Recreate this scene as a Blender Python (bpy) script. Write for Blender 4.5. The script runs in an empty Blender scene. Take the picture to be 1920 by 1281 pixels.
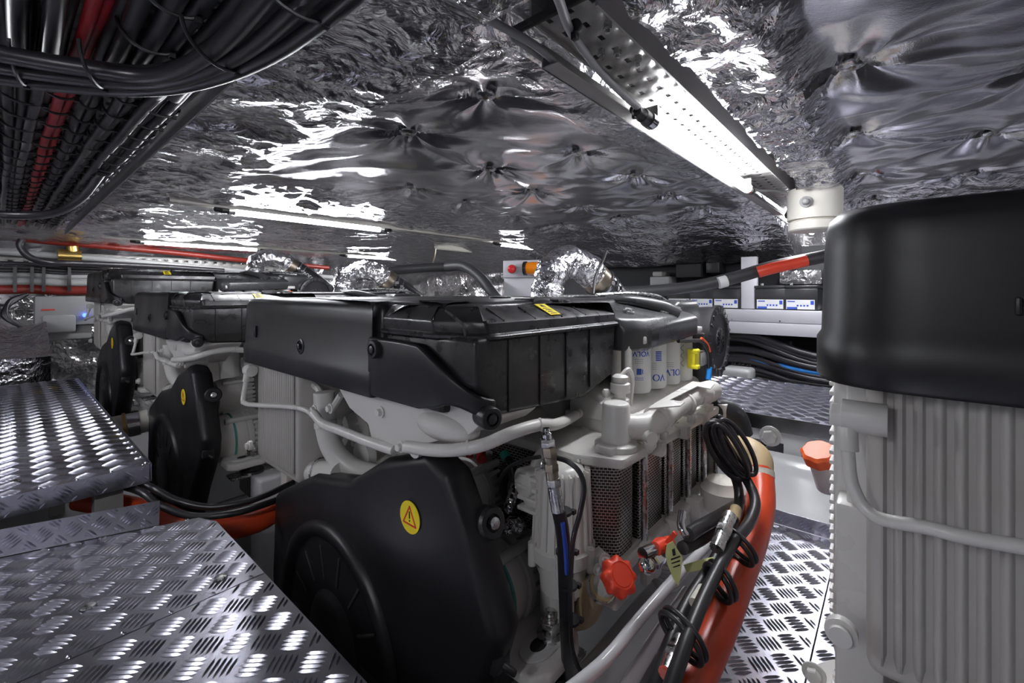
import bpy, bmesh, math, random
import numpy as np
from mathutils import Vector, Matrix
random.seed(7)
C = bpy.context.scene.collection
SC = bpy.context.scene
PI = math.pi
ZH = 1.62            # eye height above the hull floor; the script works in eye-relative heights and lifts everything at the end
F, CX, CY = 830.0, 960.0, 548.0
EU = (.656, .755); EV = (-.755, .656)

# ---------------------------------------------------------------- measured points
def ray(px, py):
    t = (px-CX)/F; s = -(py-CY)/F
    return (.656*t+.755, -.755*t+.656, s)
def U(px, py, u):
    r = ray(px, py); k = u/r[0]; return Vector((u, r[1]*k, r[2]*k))
def Vp(px, py, v):
    r = ray(px, py); k = v/r[1]; return Vector((r[0]*k, v, r[2]*k))
def Zp(px, py, z):
    r = ray(px, py); k = z/r[2]; return Vector((r[0]*k, r[1]*k, z))
def D(px, py, d):
    r = ray(px, py); return Vector((r[0]*d, r[1]*d, r[2]*d))

# ---------------------------------------------------------------- materials
def mat(name, col, rough=.5, metal=0., bump=None, spec=None, coat=0., emit=None, estr=0., noise=None, aniso=0.):
    m = bpy.data.materials.new(name); m.use_nodes = True
    nt = m.node_tree; b = nt.nodes['Principled BSDF']
    b.inputs['Base Color'].default_value = (*col, 1); b.inputs['Roughness'].default_value = rough
    b.inputs['Metallic'].default_value = metal
    if spec is not None: b.inputs['Specular IOR Level'].default_value = spec
    if coat: b.inputs['Coat Weight'].default_value = coat; b.inputs['Coat Roughness'].default_value = .15
    if emit: b.inputs['Emission Color'].default_value = (*emit, 1); b.inputs['Emission Strength'].default_value = estr
    tc = nt.nodes.new('ShaderNodeTexCoord')
    if noise:
        sc, amt = noise
        n = nt.nodes.new('ShaderNodeTexNoise'); n.inputs['Scale'].default_value = sc; n.inputs['Detail'].default_value = 5
        nt.links.new(tc.outputs['Object'], n.inputs['Vector'])
        mr = nt.nodes.new('ShaderNodeMapRange'); mr.inputs['To Min'].default_value = max(0, rough-amt); mr.inputs['To Max'].default_value = min(1, rough+amt)
        mr.inputs['From Min'].default_value = .35; mr.inputs['From Max'].default_value = .65
        nt.links.new(n.outputs['Fac'], mr.inputs['Value']); nt.links.new(mr.outputs[0], b.inputs['Roughness'])
    if bump:
        sc, st, dist = bump
        n = nt.nodes.new('ShaderNodeTexNoise'); n.inputs['Scale'].default_value = sc; n.inputs['Detail'].default_value = 4
        nt.links.new(tc.outputs['Object'], n.inputs['Vector'])
        bp = nt.nodes.new('ShaderNodeBump'); bp.inputs['Strength'].default_value = st; bp.inputs['Distance'].default_value = dist
        nt.links.new(n.outputs['Fac'], bp.inputs['Height']); nt.links.new(bp.outputs[0], b.inputs['Normal'])
    return m
M = {}
M['white'] = mat('engine_paint', (.71, .69, .655), .32, bump=(260, .12, .002), noise=(9, .06))
M['white_rough'] = mat('cast_engine_paint', (.66, .64, .61), .5, bump=(520, .45, .002))
M['fin'] = mat('cooler_paint', (.50, .48, .45), .38, bump=(120, .05, .002))
M['black'] = mat('satin_black_plastic', (.010, .0095, .0115), .40, bump=(900, .08, .001), noise=(5, .05), spec=.38)
M['gbox'] = mat('moulded_black_plastic', (.020, .019, .020), .33, bump=(14, .08, .01), noise=(24, .1))
M['grey_cover'] = mat('charcoal_metal_cover', (.060, .060, .062), .30, metal=.35, noise=(7, .05))
M['rubber'] = mat('black_rubber', (.018, .017, .019), .38, bump=(60, .08, .002))
M['cable'] = mat('black_cable_sheath', (.022, .020, .024), .33, bump=(40, .1, .002))
M['hose'] = mat('dark_grey_hose', (.045, .045, .048), .5, bump=(300, .15, .001))
M['red_cable'] = mat('red_cable_sheath', (.42, .018, .025), .38, bump=(25, .15, .003))
M['red_hose'] = mat('red_silicone_hose', (.62, .065, .02), .33, bump=(35, .18, .003))
M['dark_red'] = mat('dark_red_hose', (.20, .018, .011), .4)
M['red_cap'] = mat('red_plastic', (.85, .07, .03), .4)
M['orange_cap'] = mat('orange_plastic', (.85, .13, .03), .4)
M['beige'] = mat('beige_hose', (.55, .42, .24), .42, bump=(40, .2, .003))
M['brass'] = mat('brass', (.55, .38, .12), .3, metal=1)
M['tan'] = mat('bronze_fitting', (.36, .31, .25), .35, metal=1)
M['steel'] = mat('zinc_steel', (.62, .62, .62), .27, metal=1, noise=(60, .12))
M['chrome'] = mat('polished_steel', (.75, .75, .76), .12, metal=1)
M['alu'] = mat('cast_aluminium', (.68, .68, .67), .42, metal=.25, bump=(300, .2, .001))
M['tray'] = mat('painted_tray_steel', (.33, .32, .305), .38, metal=.15)
M['gelcoat'] = mat('white_gelcoat', (.66, .66, .67), .16, bump=(4, .12, .01))
M['hull'] = mat('bilge_grey_paint', (.16, .16, .165), .3)
M['grey_cable'] = mat('grey_cable_sheath', (.27, .27, .28), .45)
M['grey_box'] = mat('grey_plastic_housing', (.33, .33, .325), .5)
M['panel'] = mat('pale_grey_enclosure', (.62, .61, .65), .4)
M['siren'] = mat('cream_plastic', (.74, .71, .64), .4)
M['yellow'] = mat('yellow_label', (.95, .76, .02), .5)
M['label_black'] = mat('label_print', (.02, .02, .02), .6)
M['red_print'] = mat('red_print', (.7, .04, .02), .5)
M['label_white'] = mat('label_white', (.80, .80, .80), .5)
M['label_grey'] = mat('label_grey_print', (.33, .33, .33), .5)
M['blue_print'] = mat('blue_print', (.03, .08, .45), .5)
M['blue'] = mat('blue_sleeve', (.02, .25, .75), .4)
M['green'] = mat('green_sleeve', (.03, .35, .26), .4)
M['yellow_plug'] = mat('yellow_plastic', (.9, .78, .03), .4)
M['tag'] = mat('yellow_paper_tag', (.72, .74, .33), .6, bump=(30, .3, .004))
M['filter'] = mat('filter_white', (.78, .78, .77), .22)
M['red_lens'] = mat('red_lens', (.75, .02, .02), .15, coat=.5)
M['amber'] = mat('amber_lens', (.95, .28, .01), .12, coat=.5)
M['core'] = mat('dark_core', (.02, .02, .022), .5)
M['seal'] = mat('teal_seal', (.10, .34, .30), .5)
M['blue_led'] = mat('blue_indicator', (.05, .1, 1), .4, emit=(.05, .12, 1), estr=6)
M['battery'] = mat('battery_case', (.022, .022, .024), .35)
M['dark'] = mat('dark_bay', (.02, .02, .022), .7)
M['insul'] = mat('glass_cloth_insulation', (.78, .76, .66), .6, bump=(120, .5, .004))
def lamp_mat(name, s):
    m = bpy.data.materials.new(name); m.use_nodes = True; nt = m.node_tree; nt.nodes.clear()
    e = nt.nodes.new('ShaderNodeEmission'); e.inputs[0].default_value = (.93, .95, 1, 1); e.inputs[1].default_value = s
    o = nt.nodes.new('ShaderNodeOutputMaterial'); nt.links.new(e.outputs[0], o.inputs[0]); return m
M['lamp'] = lamp_mat('led_tube', 98)

def foil_mat(name, scale=14., base=(.80, .79, .82), rough=.17, attr=True, strength=.75):
    m = bpy.data.materials.new(name); m.use_nodes = True; nt = m.node_tree; N = nt.nodes; Lk = nt.links
    b = N['Principled BSDF']; b.inputs['Metallic'].default_value = 1; b.inputs['Base Color'].default_value = (*base, 1)
    b.inputs['Roughness'].default_value = rough
    tc = N.new('ShaderNodeTexCoord')
    nz = N.new('ShaderNodeTexNoise'); nz.inputs['Scale'].default_value = 5; nz.inputs['Detail'].default_value = 3
    Lk.new(tc.outputs['Object'], nz.inputs['Vector'])
    mx = N.new('ShaderNodeVectorMath'); mx.operation = 'MULTIPLY_ADD'; mx.inputs[1].default_value = (.35, .35, .35)
    Lk.new(nz.outputs['Color'], mx.inputs[0]); Lk.new(tc.outputs['Object'], mx.inputs[2])
    mp = N.new('ShaderNodeMapping'); mp.inputs['Scale'].default_value = (1.0, 1.5, 1.2); mp.inputs['Rotation'].default_value = (0, 0, .5)
    Lk.new(mx.outputs[0], mp.inputs['Vector'])
    h = None
    for sc, w in ((scale*.7, 1.3), (scale*2.2, .36), (scale*6, .10)):
        v = N.new('ShaderNodeTexVoronoi'); v.feature = 'F1'; v.inputs['Scale'].default_value = sc
        Lk.new(mp.outputs[0], v.inputs['Vector'])
        k = N.new('ShaderNodeMath'); k.operation = 'MULTIPLY'; k.inputs[1].default_value = w; Lk.new(v.outputs['Distance'], k.inputs[0])
        if h is None: h = k
        else:
            a = N.new('ShaderNodeMath'); a.operation = 'ADD'; Lk.new(h.outputs[0], a.inputs[0]); Lk.new(k.outputs[0], a.inputs[1]); h = a
    bp = N.new('ShaderNodeBump'); bp.inputs['Distance'].default_value = .02; bp.inputs['Strength'].default_value = strength
    if attr:
        at = N.new('ShaderNodeAttribute'); at.attribute_name = 'crinkle'
        Lk.new(at.outputs['Fac'], bp.inputs['Strength'])
        rr_ = N.new('ShaderNodeMapRange'); rr_.inputs['From Max'].default_value = .5; rr_.inputs['To Min'].default_value = .23; rr_.inputs['To Max'].default_value = .20; Lk.new(at.outputs['Fac'], rr_.inputs['Value']); Lk.new(rr_.outputs[0], b.inputs['Roughness'])
    Lk.new(h.outputs[0], bp.inputs['Height']); 
    n2 = N.new('ShaderNodeTexVoronoi'); n2.inputs['Scale'].default_value = 260
    Lk.new(tc.outputs['Object'], n2.inputs['Vector'])
    b2 = N.new('ShaderNodeBump'); b2.inputs['Distance'].default_value = .0006; b2.inputs['Strength'].default_value = .25
    Lk.new(n2.outputs['Distance'], b2.inputs['Height']); Lk.new(bp.outputs[0], b2.inputs['Normal'])
    Lk.new(b2.outputs[0], b.inputs['Normal'])
    return m
M['foil'] = foil_mat('insulation_foil')
M['foil_wrap'] = foil_mat('crumpled_foil', scale=16, attr=False, strength=.6, rough=.14)
M['foil_wall'] = foil_mat('wall_foil', scale=5, attr=False, strength=.9, base=(.55, .54, .54), rough=.22)

def tread_mat():
    m = mat('tread_aluminium', (.62, .62, .70), .27, metal=1, bump=(35, .035, .002))
    return m
M['tread'] = tread_mat()
def mesh_core_mat():
    m = bpy.data.materials.new('expanded_metal_core'); m.use_nodes = True; nt = m.node_tree; N = nt.nodes; Lk = nt.links
    b = N['Principled BSDF']; b.inputs['Roughness'].default_value = .4
    tc = N.new('ShaderNodeTexCoord'); mp = N.new('ShaderNodeMapping'); mp.inputs['Rotation'].default_value = (0, 0, 0)
    sx = N.new('ShaderNodeSeparateXYZ'); Lk.new(tc.outputs['Object'], sx.inputs[0])
    ad = N.new('ShaderNodeMath'); ad.operation = 'SUBTRACT'; Lk.new(sx.outputs[0], ad.inputs[0]); Lk.new(sx.outputs[1], ad.inputs[1])
    cb = N.new('ShaderNodeCombineXYZ'); Lk.new(ad.outputs[0], cb.inputs[0]); Lk.new(sx.outputs[2], cb.inputs[1])
    br = N.new('ShaderNodeTexBrick'); br.inputs['Scale'].default_value = 1; br.inputs['Brick Width'].default_value = .0150; br.inputs['Row Height'].default_value = .0080
    br.inputs['Mortar Size'].default_value = .0014; br.inputs['Mortar Smooth'].default_value = .2
    br.inputs['Color1'].default_value = (.008, .008, .009, 1); br.inputs['Color2'].default_value = (.02, .02, .022, 1); br.inputs['Mortar'].default_value = (.62, .60, .56, 1)
    Lk.new(cb.outputs[0], br.inputs['Vector']); Lk.new(br.outputs['Color'], b.inputs['Base Color'])
    Lk.new(br.outputs['Fac'], b.inputs['Metallic'])
    bp = N.new('ShaderNodeBump'); bp.inputs['Distance'].default_value = .004; bp.inputs['Strength'].default_value = .8
    Lk.new(br.outputs['Fac'], bp.inputs['Height']); Lk.new(bp.outputs[0], b.inputs['Normal'])
    return m
M['meshcore'] = mesh_core_mat()

# ---------------------------------------------------------------- mesh builder
def catmull(pts, n=8, closed=False):
    pts = [Vector(p) for p in pts]
    if len(pts) < 3 and not closed: 
        return [pts[0].lerp(pts[-1], i/n) for i in range(n+1)]
    out = []; m = len(pts)
    rng = range(m) if closed else range(m-1)
    for i in rng:
        if closed: p0, p1, p2, p3 = pts[(i-1) % m], pts[i], pts[(i+1) % m], pts[(i+2) % m]
        else:
            p1, p2 = pts[i], pts[i+1]
            p0 = pts[i-1] if i else p1*2-p2
            p3 = pts[i+2] if i+2 < m else p2*2-p1
        for k in range(n):
            t = k/n
            out.append(.5*((2*p1)+(p2-p0)*t+(2*p0-5*p1+4*p2-p3)*t*t+(3*p1-p0-3*p2+p3)*t**3))
    if not closed: out.append(pts[-1])
    return out
def fillet(poly, rad, seg=5):
    out = []; n = len(poly)
    for i, p in enumerate(poly):
        r = rad[i] if isinstance(rad, (list, tuple)) else rad
        p = Vector(p); a = Vector(poly[i-1]); b = Vector(poly[(i+1) % n])
        if r <= 0: out.append(p); continue
        da = (a-p); db = (b-p); la, lb = da.length, db.length; da.normalize(); db.normalize()
        c = max(-1, min(1, da.dot(db))); ang = math.acos(c)
        d = min(r/math.tan(ang/2) if ang < PI-.01 else 0, la*.49, lb*.49)
        if d < 1e-6: out.append(p); continue
        s, e = p+da*d, p+db*d
        for k in range(seg+1):
            t = k/seg; out.append((1-t)**2*s+2*t*(1-t)*p+t*t*e)
    return out
SPLIT = {'vent_slot','star_rib','arm_bolt','front_boss','pipe_clamp','cooler_lug','housing_bolt','cover_bolt','hose_tie','separator_bolt','hose_clamp','top_cap','lid_catch','lid_rib','box_rib','red_terminal_boot','spring_clip','through_bolt','bracket_bolt','sender_wiring','hose_strap','housing_plug','shelf_screw','platform_post','foil_sleeve','alternator_cable','bracket_flange','sensor_cable','filter_head','neck_bracket','front_fastener'}
class MB:
    def __init__(s): s.v = []; s.f = []
    def add(s, vs, fs):
        o = len(s.v); s.v += [tuple(v) for v in vs]; s.f += [tuple(i+o for i in f) for f in fs]; return s
    def box(s, a, b, rot=None):
        (x0, y0, z0), (x1, y1, z1) = a, b
        vs = [Vector((x, y, z)) for x in (x0, x1) for y in (y0, y1) for z in (z0, z1)]
        if rot: 
            c = (Vector(a)+Vector(b))/2; vs = [c+rot@(v-c) for v in vs]
        return s.add(vs, [(0, 1, 3, 2), (4, 6, 7, 5), (0, 4, 5, 1), (2, 3, 7, 6), (0, 2, 6, 4), (1, 5, 7, 3)])
    def cbox(s, c, size, rot=None):
        c = Vector(c); h = Vector(size)/2; return s.box(c-h, c+h, rot)
    def prism(s, pts, vec):
        pts = [Vector(p) for p in pts]; vec = Vector(vec); n = len(pts)
        vs = pts+[p+vec for p in pts]
        fs = [tuple(range(n))[::-1], tuple(range(n, 2*n))]+[(i, (i+1) % n, n+(i+1) % n, n+i) for i in range(n)]
        return s.add(vs, fs)
    def loft(s, rings, cap=True, closed=True):
        n = len(rings[0]); vs = [p for r in rings for p in r]; fs = []
        for k in range(len(rings)-1):
            for i in range(n if closed else n-1):
                j = (i+1) % n; fs.append((k*n+i, k*n+j, (k+1)*n+j, (k+1)*n+i))
        if cap and closed: fs += [tuple(range(n))[::-1], tuple((len(rings)-1)*n+i for i in range(n))]
        return s.add(vs, fs)
    def tube(s, pts, r, n=12, sm=8, closed=False, smooth=True, sq=None):
        P = catmull(pts, sm, closed) if smooth else [Vector(p) for p in pts]
        m = len(P); rings = []
        up = None
        for i, p in enumerate(P):
            if closed: t = P[(i+1) % m]-P[i-1]
            else: t = P[min(i+1, m-1)]-P[max(i-1, 0)]
            if t.length < 1e-9: t = Vector((0, 0, 1))
            t.normalize()
            if up is None: up = t.orthogonal().normalized()
            else: up = (up-t*up.dot(t)); up = up.normalized() if up.length > 1e-6 else t.orthogonal().normalized()
            w = t.cross(up)
            rr = r(i/(m-1)) if callable(r) else r
            rings.append([p+(up*math.cos(a)+w*math.sin(a))*rr for a in (2*PI*k/n for k in range(n))])
        if closed:
            nn = n; vs = [q for g in rings for q in g]; fs = []
            for k in range(m):
                for i in range(nn):
                    j = (i+1) % nn; k2 = (k+1) % m; fs.append((k*nn+i, k*nn+j, k2*nn+j, k2*nn+i))
            return s.add(vs, fs)
        return s.loft(rings)
    def lathe(s, c, axis, prof, n=32):
        c = Vector(c); ax = Vector(axis).normalized(); a = ax.orthogonal().normalized(); b = ax.cross(a)
        rings = [[c+ax*h+(a*math.cos(t)+b*math.sin(t))*max(r, 1e-5) for t in (2*PI*k/n for k in range(n))] for r, h in prof]
        return s.loft(rings)
    def cyl(s, a, b, r, n=20):
        a = Vector(a); b = Vector(b); L = (b-a).length
        return s.lathe(a, b-a, [(r, 0), (r, L)], n)
    def sphere(s, c, r, n=16):
        r = Vector(r) if not isinstance(r, (int, float)) else Vector((r, r, r))
        m = n//2; rings = []
        for k in range(1, m):
            a = PI*k/m; rings.append([Vector(c)+Vector((r.x*math.sin(a)*math.cos(t), r.y*math.sin(a)*math.sin(t), -r.z*math.cos(a))) for t in (2*PI*i/n for i in range(n))])
        return s.loft(rings)
    def bolt(s, c, axis, r):
        c = Vector(c); ax = Vector(axis).normalized()
        s.lathe(c, ax, [(r*1.45, 0), (r*1.45, r*.25), (r*1.3, r*.3)], 20)
        s.lathe(c+ax*r*.3, ax, [(r, 0), (r, r*.75), (r*.85, r*.9)], 6)
        return s
    def hexnut(s, a, b, r): 
        a = Vector(a); b = Vector(b); L = (b-a).length; return s.lathe(a, b-a, [(r*.9, 0), (r, L*.12), (r, L*.88), (r*.9, L)], 6)
    def pieces(s):
        n = len(s.v); p = list(range(n))
        def f(i):
            while p[i] != i: p[i] = p[p[i]]; i = p[i]
            return i
        for fc_ in s.f:
            a = f(fc_[0])
            for i in fc_[1:]: p[f(i)] = a
        g = {}
        for i in range(n): g.setdefault(f(i), []).append(i)
        bx = []
        for k, ids in g.items():
            bx.append([[min(s.v[i][c] for i in ids)-.0008 for c in range(3)], [max(s.v[i][c] for i in ids)+.0008 for c in range(3)], {k}])
        ch = True
        while ch:
            ch = False
            for i in range(len(bx)):
                for j in range(i+1, len(bx)):
                    a, b = bx[i], bx[j]
                    if all(a[0][c] <= b[1][c] and b[0][c] <= a[1][c] for c in range(3)):
                        bx[i] = [[min(a[0][c], b[0][c]) for c in range(3)], [max(a[1][c], b[1][c]) for c in range(3)], a[2] | b[2]]; bx.pop(j); ch = True; break
                if ch: break
        out = []
        for _, _, ks in bx:
            q = MB(); mp = {}
            for i in range(n):
                if f(i) in ks: mp[i] = len(q.v); q.v.append(s.v[i])
            q.f = [tuple(mp[i] for i in fc_) for fc_ in s.f if fc_[0] in mp]
            out.append(q)
        return out
    def build(s, name, m, parent=None, *a, **k):
        if name in SPLIT and parent is not None:
            r = None
            for q in s.pieces(): r = q.build1(name, m, parent, *a, **k)
            return r
        return s.build1(name, m, parent, *a, **k)
    def build1(s, name, m, parent=None, origin=None, bevel=0, seg=2, ang=38, bang=30, smooth=True, label=None):
        me = bpy.data.meshes.new(name); me.from_pydata([tuple(v) for v in s.v], [], s.f)
        bm = bmesh.new(); bm.from_mesh(me)
        bmesh.ops.remove_doubles(bm, verts=bm.verts, dist=1e-6)
        bmesh.ops.recalc_face_normals(bm, faces=bm.faces)
        if bevel:
            es = [e for e in bm.edges if len(e.link_faces) == 2 and e.calc_face_angle(0) > math.radians(bang)]
            bmesh.ops.bevel(bm, geom=es, offset=bevel, segments=seg, affect='EDGES', clamp_overlap=True, profile=.5)
        th = math.radians(ang)
        for f in bm.faces: f.smooth = smooth
        for e in bm.edges:
            if len(e.link_faces) == 2 and e.calc_face_angle(0) > th: e.smooth = False
        if origin is None:
            if parent is not None: origin = ORG.get(parent.name, Vector((0, 0, 0)))
            else:
                co = [v.co for v in bm.verts]
                origin = Vector(((min(c.x for c in co)+max(c.x for c in co))/2, (min(c.y for c in co)+max(c.y for c in co))/2, min(c.z for c in co)))
        bmesh.ops.translate(bm, verts=bm.verts, vec=-Vector(origin))
        bm.to_mesh(me); bm.free()
        o = bpy.data.objects.new(name, me); C.objects.link(o)
        if m is not None: me.materials.append(M[m] if isinstance(m, str) else m)
        if parent is not None: o.parent = parent
        else: o.location = origin
        ORG[o.name] = Vector(origin)
        if label: o['label'] = label
        return o
ORG = {}
def tag(o, label, cat=None, group=None, kind=None):
    if label: o['label'] = label
    if cat: o['category'] = cat
    if group: o['group'] = group
    if kind: o['kind'] = kind
    return o
def empty(name, loc, label, cat, group=None):
    o = bpy.data.objects.new(name, None); o.empty_display_size = .05; o.location = loc; C.objects.link(o)
    ORG[o.name] = Vector(loc); return tag(o, label, cat, group)
def kids(o): return [c for c in bpy.data.objects if c.parent == o]
def copy_tree(o, parent=None):
    c = o.copy(); C.objects.link(c); c.parent = parent
    for ch in kids(o): copy_tree(ch, c)
    return c
def struct(o): o['kind'] = 'structure'; return o
def text(s, size=1., bold=0.):
    cu = bpy.data.curves.new('lettering', 'FONT'); cu.body = s; cu.size = size; cu.align_x = 'CENTER'; cu.align_y = 'CENTER'; cu.offset = bold
    o = bpy.data.objects.new('lettering', cu); C.objects.link(o)
    dg = bpy.context.evaluated_depsgraph_get(); dg.update()
    me = bpy.data.meshes.new_from_object(o.evaluated_get(dg))
    v = [tuple(p.co) for p in me.vertices]; f = [tuple(p.vertices) for p in me.polygons]
    bpy.data.objects.remove(o); bpy.data.meshes.remove(me); bpy.data.curves.remove(cu)
    return v, f
def add_text(mb, s, size, fn, bold=0.):
    v, f = text(s, size, bold); mb.add([fn(p[0], p[1]) for p in v], f); return mb

# =================================================================================== ENGINE
R0 = Vector((1.2, 1.35, -1.0))
eng = empty('marine_engine', R0, 'big white marine engine in the centre, oil cooler and white filters in full view', 'engine', 'marine engines in a row')
ORG['marine_engine'] = R0
O4 = Vector((.12, -1.966, .147))
def V4(p): return Vector(p)-O4       # a point measured on the nearest engine, brought back to the first

# ---- long top cover
out = fillet([(.63, 1.035), (.63, 2.064), (1.95, 2.064), (1.95, .78), (.66, .78), (.66, 1.035)], [.03, .13, .1, .05, .02, .01], 8)
mb = MB(); 
N_ = len(out)
cx = sum(p[0] for p in out)/N_; cy = sum(p[1] for p in out)/N_
def inset(poly, d):
    n = len(poly); r = []
    for i in range(n):
        a = Vector(poly[i-1]); b = Vector(poly[i]); c = Vector(poly[(i+1) % n])
        t = (b-a).normalized()+(c-b).normalized(); t.normalize(); nn = Vector((t.y, -t.x))
        r.append(b+nn*d)
    return r
area = sum(out[i-1][0]*out[i][1]-out[i][0]*out[i-1][1] for i in range(N_))
sg = -1 if area > 0 else 1
rings = []
for z, d in ((-.27, .02), (-.278, .004), (-.272, .0), (-.215, .0), (-.205, .006), (-.085, .010), (-.055, .012), (-.038, .017), (-.028, .027), (-.024, .045), (-.0225, .12)):
    rings.append([Vector((p.x, p.y, z)) for p in inset(out, sg*d)])
mb.loft(rings)
cover = mb.build('top_cover', 'black', eng, ang=50)
# fasteners and small slot on the cover front
mb = MB()
for px, py in ((563, 650),):
    c = U(px, py, .636); mb.lathe(c, (-1, 0, 0), [(.026, -.004), (.026, .001), (.020, .003), (.016, -.001), (.010, -.001), (.010, .008), (.006, .010)], 24)
mb.build('cover_fastener', 'rubber', cover)
mb = MB(); c = U(479, 622, .634); mb.cbox(c, (.006, .010, .045)); mb.cbox(c+Vector((0, .012, -.012)), (.006, .006, .02)); mb.build('cover_catch', 'rubber', cover, bevel=.002)

# ---- side skirt with slanted arm in front of the filter box
path = [(.634, 1.06), (.630, 1.0), (.630, .92), (.630, .84)]
for k in range(0, 9):
    a = PI/2*k/8; path.append((.705-.075*math.cos(a), .775-.12*math.sin(a)))
path = [(p[0], p[1]) for p in path]
n = len(path); ztop = []; zbot = []
for i, (u, v) in enumerate(path):
    if v > .85: zt = -.118
    else:
        q = (.85-v)/.20; zt = -.118-.118*min(1, q)**1.15
    ztop.append(zt); zbot.append(-.272 if v > .8 else -.272+.03*math.sin(min(1, (.8-v)/.15)*PI)-.012*min(1, (.8-v)/.15))
mb = MB(); rr = []
for i, (u, v) in enumerate(path):
    a = Vector(path[max(i-1, 0)]); b = Vector(path[min(i+1, n-1)]); t = (b-a).normalized(); nn = Vector((-t.y, t.x)); 
    if nn.x < 0 and i < 6: nn = -nn
    if i >= 6: nn = Vector((abs(t.y), -abs(t.x)*-1))
    w = .028
    rr.append([Vector((u, v, ztop[i])), Vector((u, v, zbot[i])), Vector((u+nn.x*w, v+nn.y*w, zbot[i])), Vector((u+nn.x*w, v+nn.y*w, ztop[i]))])
mb.loft(rr); arm = mb.build('cover_arm', 'black', eng, bevel=.008, seg=3, bang=50, ang=55)
mb = MB()
for c, ax, r in ((Vector((.680, .652, -.268)), (-.3, -1, 0), .025), (U(703, 655, .628), (-1, 0, 0), .024)):
    mb.lathe(c, ax, [(r, -.035), (r, .006), (r*.9, .010), (r*.62, .011), (r*.6, .004), (r*.4, .004), (r*.4, .012), (r*.2, .014)], 28)
mb.build('arm_bolt', 'rubber', arm)

# ---- air filter box
prof = [(.655, -.10), (.655, -.20), (.735, -.278), (1.08, -.300), (1.25, -.258), (1.275, -.10)]
mb = MB(); mb.prism([Vector((u, .67, z)) for u, z in prof], (0, .33, 0)); 
box = mb.build('air_filter_box', 'gbox', eng, bevel=.012, seg=3)
mb = MB()
for px in (954, 1013, 1062, 1106):
    a = Vp(px, 640, .668); zb = -.268 if px < 900 else (-.285 if px < 1000 else (-.292 if px < 1080 else -.285))
    mb.box((a.x-.0014, .6665, zb+.012), (a.x+.0014, .672, -.108))
mb.build('box_rib', 'black', box)
lid_o = [(.64, 1.01), (.64, .80), (.70, .664), (1.285, .664), (1.285, 1.01)]
def ringo(poly, z, d):
    p = inset([Vector(q) for q in poly], d); k = .3 if abs(d) > .012 else 1
    return [Vector((b.x+(a.x-b.x)*k, a.y, z)) for a, b in zip(p, [Vector(q) for q in poly])]
lo = fillet(lid_o, [.01, .03, .03, .015, .01], 4)
ar = sum(lo[i-1][0]*lo[i][1]-lo[i][0]*lo[i-1][1] for i in range(len(lo))); s2 = -1 if ar > 0 else 1
mb = MB()
lr = [(-.108, .006), (-.104, 0), (-.098, -.001), (-.094, .003), (-.092, .010), (-.070, .014), (-.064, .022), (-.040, .075), (-.034, .09), (-.032, .12)]
mb.loft([ringo(lo, z, s2*d) for z, d in lr]); lid = mb.build('filter_box_lid', 'gbox', eng, ang=40)
mb = MB()
for px in (878, 954, 1013, 1062, 1106):
    a = Vp(px, 640, .668).x
    for (z0, y0), (z1, y1) in (((-.091, .674), (-.066, .682)), ((-.066, .682), (-.040, .738))):
        mb.prism([(a-.0015, y0, z0+.001), (a+.0015, y0, z0+.001), (a+.0015, y1, z1+.003), (a-.0015, y1, z1+.003)], (0, .004, -.004))
mb.build('lid_rib', 'gbox', lid)
mb = MB(); mb.box((1.02, .80, -.045), (1.10, .88, -.018)); mb.box((1.12, .78, -.045), (1.18, .86, -.022)); mb.box((.70, .85, -.04), (.74, .95, -.026)); mb.build('lid_catch', 'gbox', lid, bevel=.005)
mb = MB(); a = Vector((.95, .689, -.0605)); b = Vector((.95, .745, -.0338)); wv = Vector((.045, 0, 0))
mb.prism([a, a+wv, b+wv-Vector((.0, 0, 0)), b], (0, -.0006, .0012)); lab = mb.build('lid_label', 'yellow', lid)
mb = MB()
nrm = Vector((0, -.0006, .0016))
for k, (s0, s1) in enumerate(((.72, .92), (.55, .62), (.40, .47), (.25, .32), (.1, .16))):
    p0 = a.lerp(b, s0); p1 = a.lerp(b, s1); i0, i1 = (.012, .034) if k == 0 else (.006, .038-.004*(k % 2))
    mb.prism([p0+Vector((i0, 0, 0)), p0+Vector((i1, 0, 0)), p1+Vector((i1-.008, 0, 0)), p1+Vector((i0+.004, 0, 0))], nrm)
mb.build('label_print', 'label_black', lab)

# ---- filter cover, rear cover
pf = [(.595, -.185), (.592, -.118), (.62, -.085), (.80, -.040), (.86, -.034), (.86, -.185)]
mb = MB(); r1 = []
for u, dz, dy in ((1.285, -.004, .055), (1.315, 0, .018), (1.36, 0, 0), (1.80, .015, 0), (1.83, .02, .01)):
    r1.append([Vector((u, v+dy*(1 if v < .7 else 0), z+dz*(1 if z < -.1 else 0))) for v, z in pf])
mb.loft(r1); fc = mb.build('filter_cover', 'grey_cover', eng, bevel=.010, seg=3, bang=20)
mb = MB()
for p in (Vector((1.38, .68, -.066)), Vector((1.62, .655, -.073)), Vector((1.76, .66, -.07))):
    mb.lathe(p, (0, -.3, 1), [(.020, -.006), (.020, .004), (.013, .005), (.013, .012), (.006, .013)], 20)
mb.build('cover_bolt', 'steel', fc)
mb = MB(); mb.loft([[Vector((1.55, .66, -.075)), Vector((1.60, .72, -.055)), Vector((1.60, .72, -.055)), Vector((1.52, .72, -.055))]])
hd = MB(); hd.tube([(1.66, .625, -.086), (1.62, .67, -.055), (1.56, .76, -.03), (1.52, .84, -.028)], lambda t: .030-.014*t, 12); hd.build('cover_hump', 'grey_cover', fc)
mb = MB(); mb.box((1.80, .66, -.19), (2.04, 1.5, -.035)); mb.build('rear_cover', 'grey_cover', eng, bevel=.03, seg=4)
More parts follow.
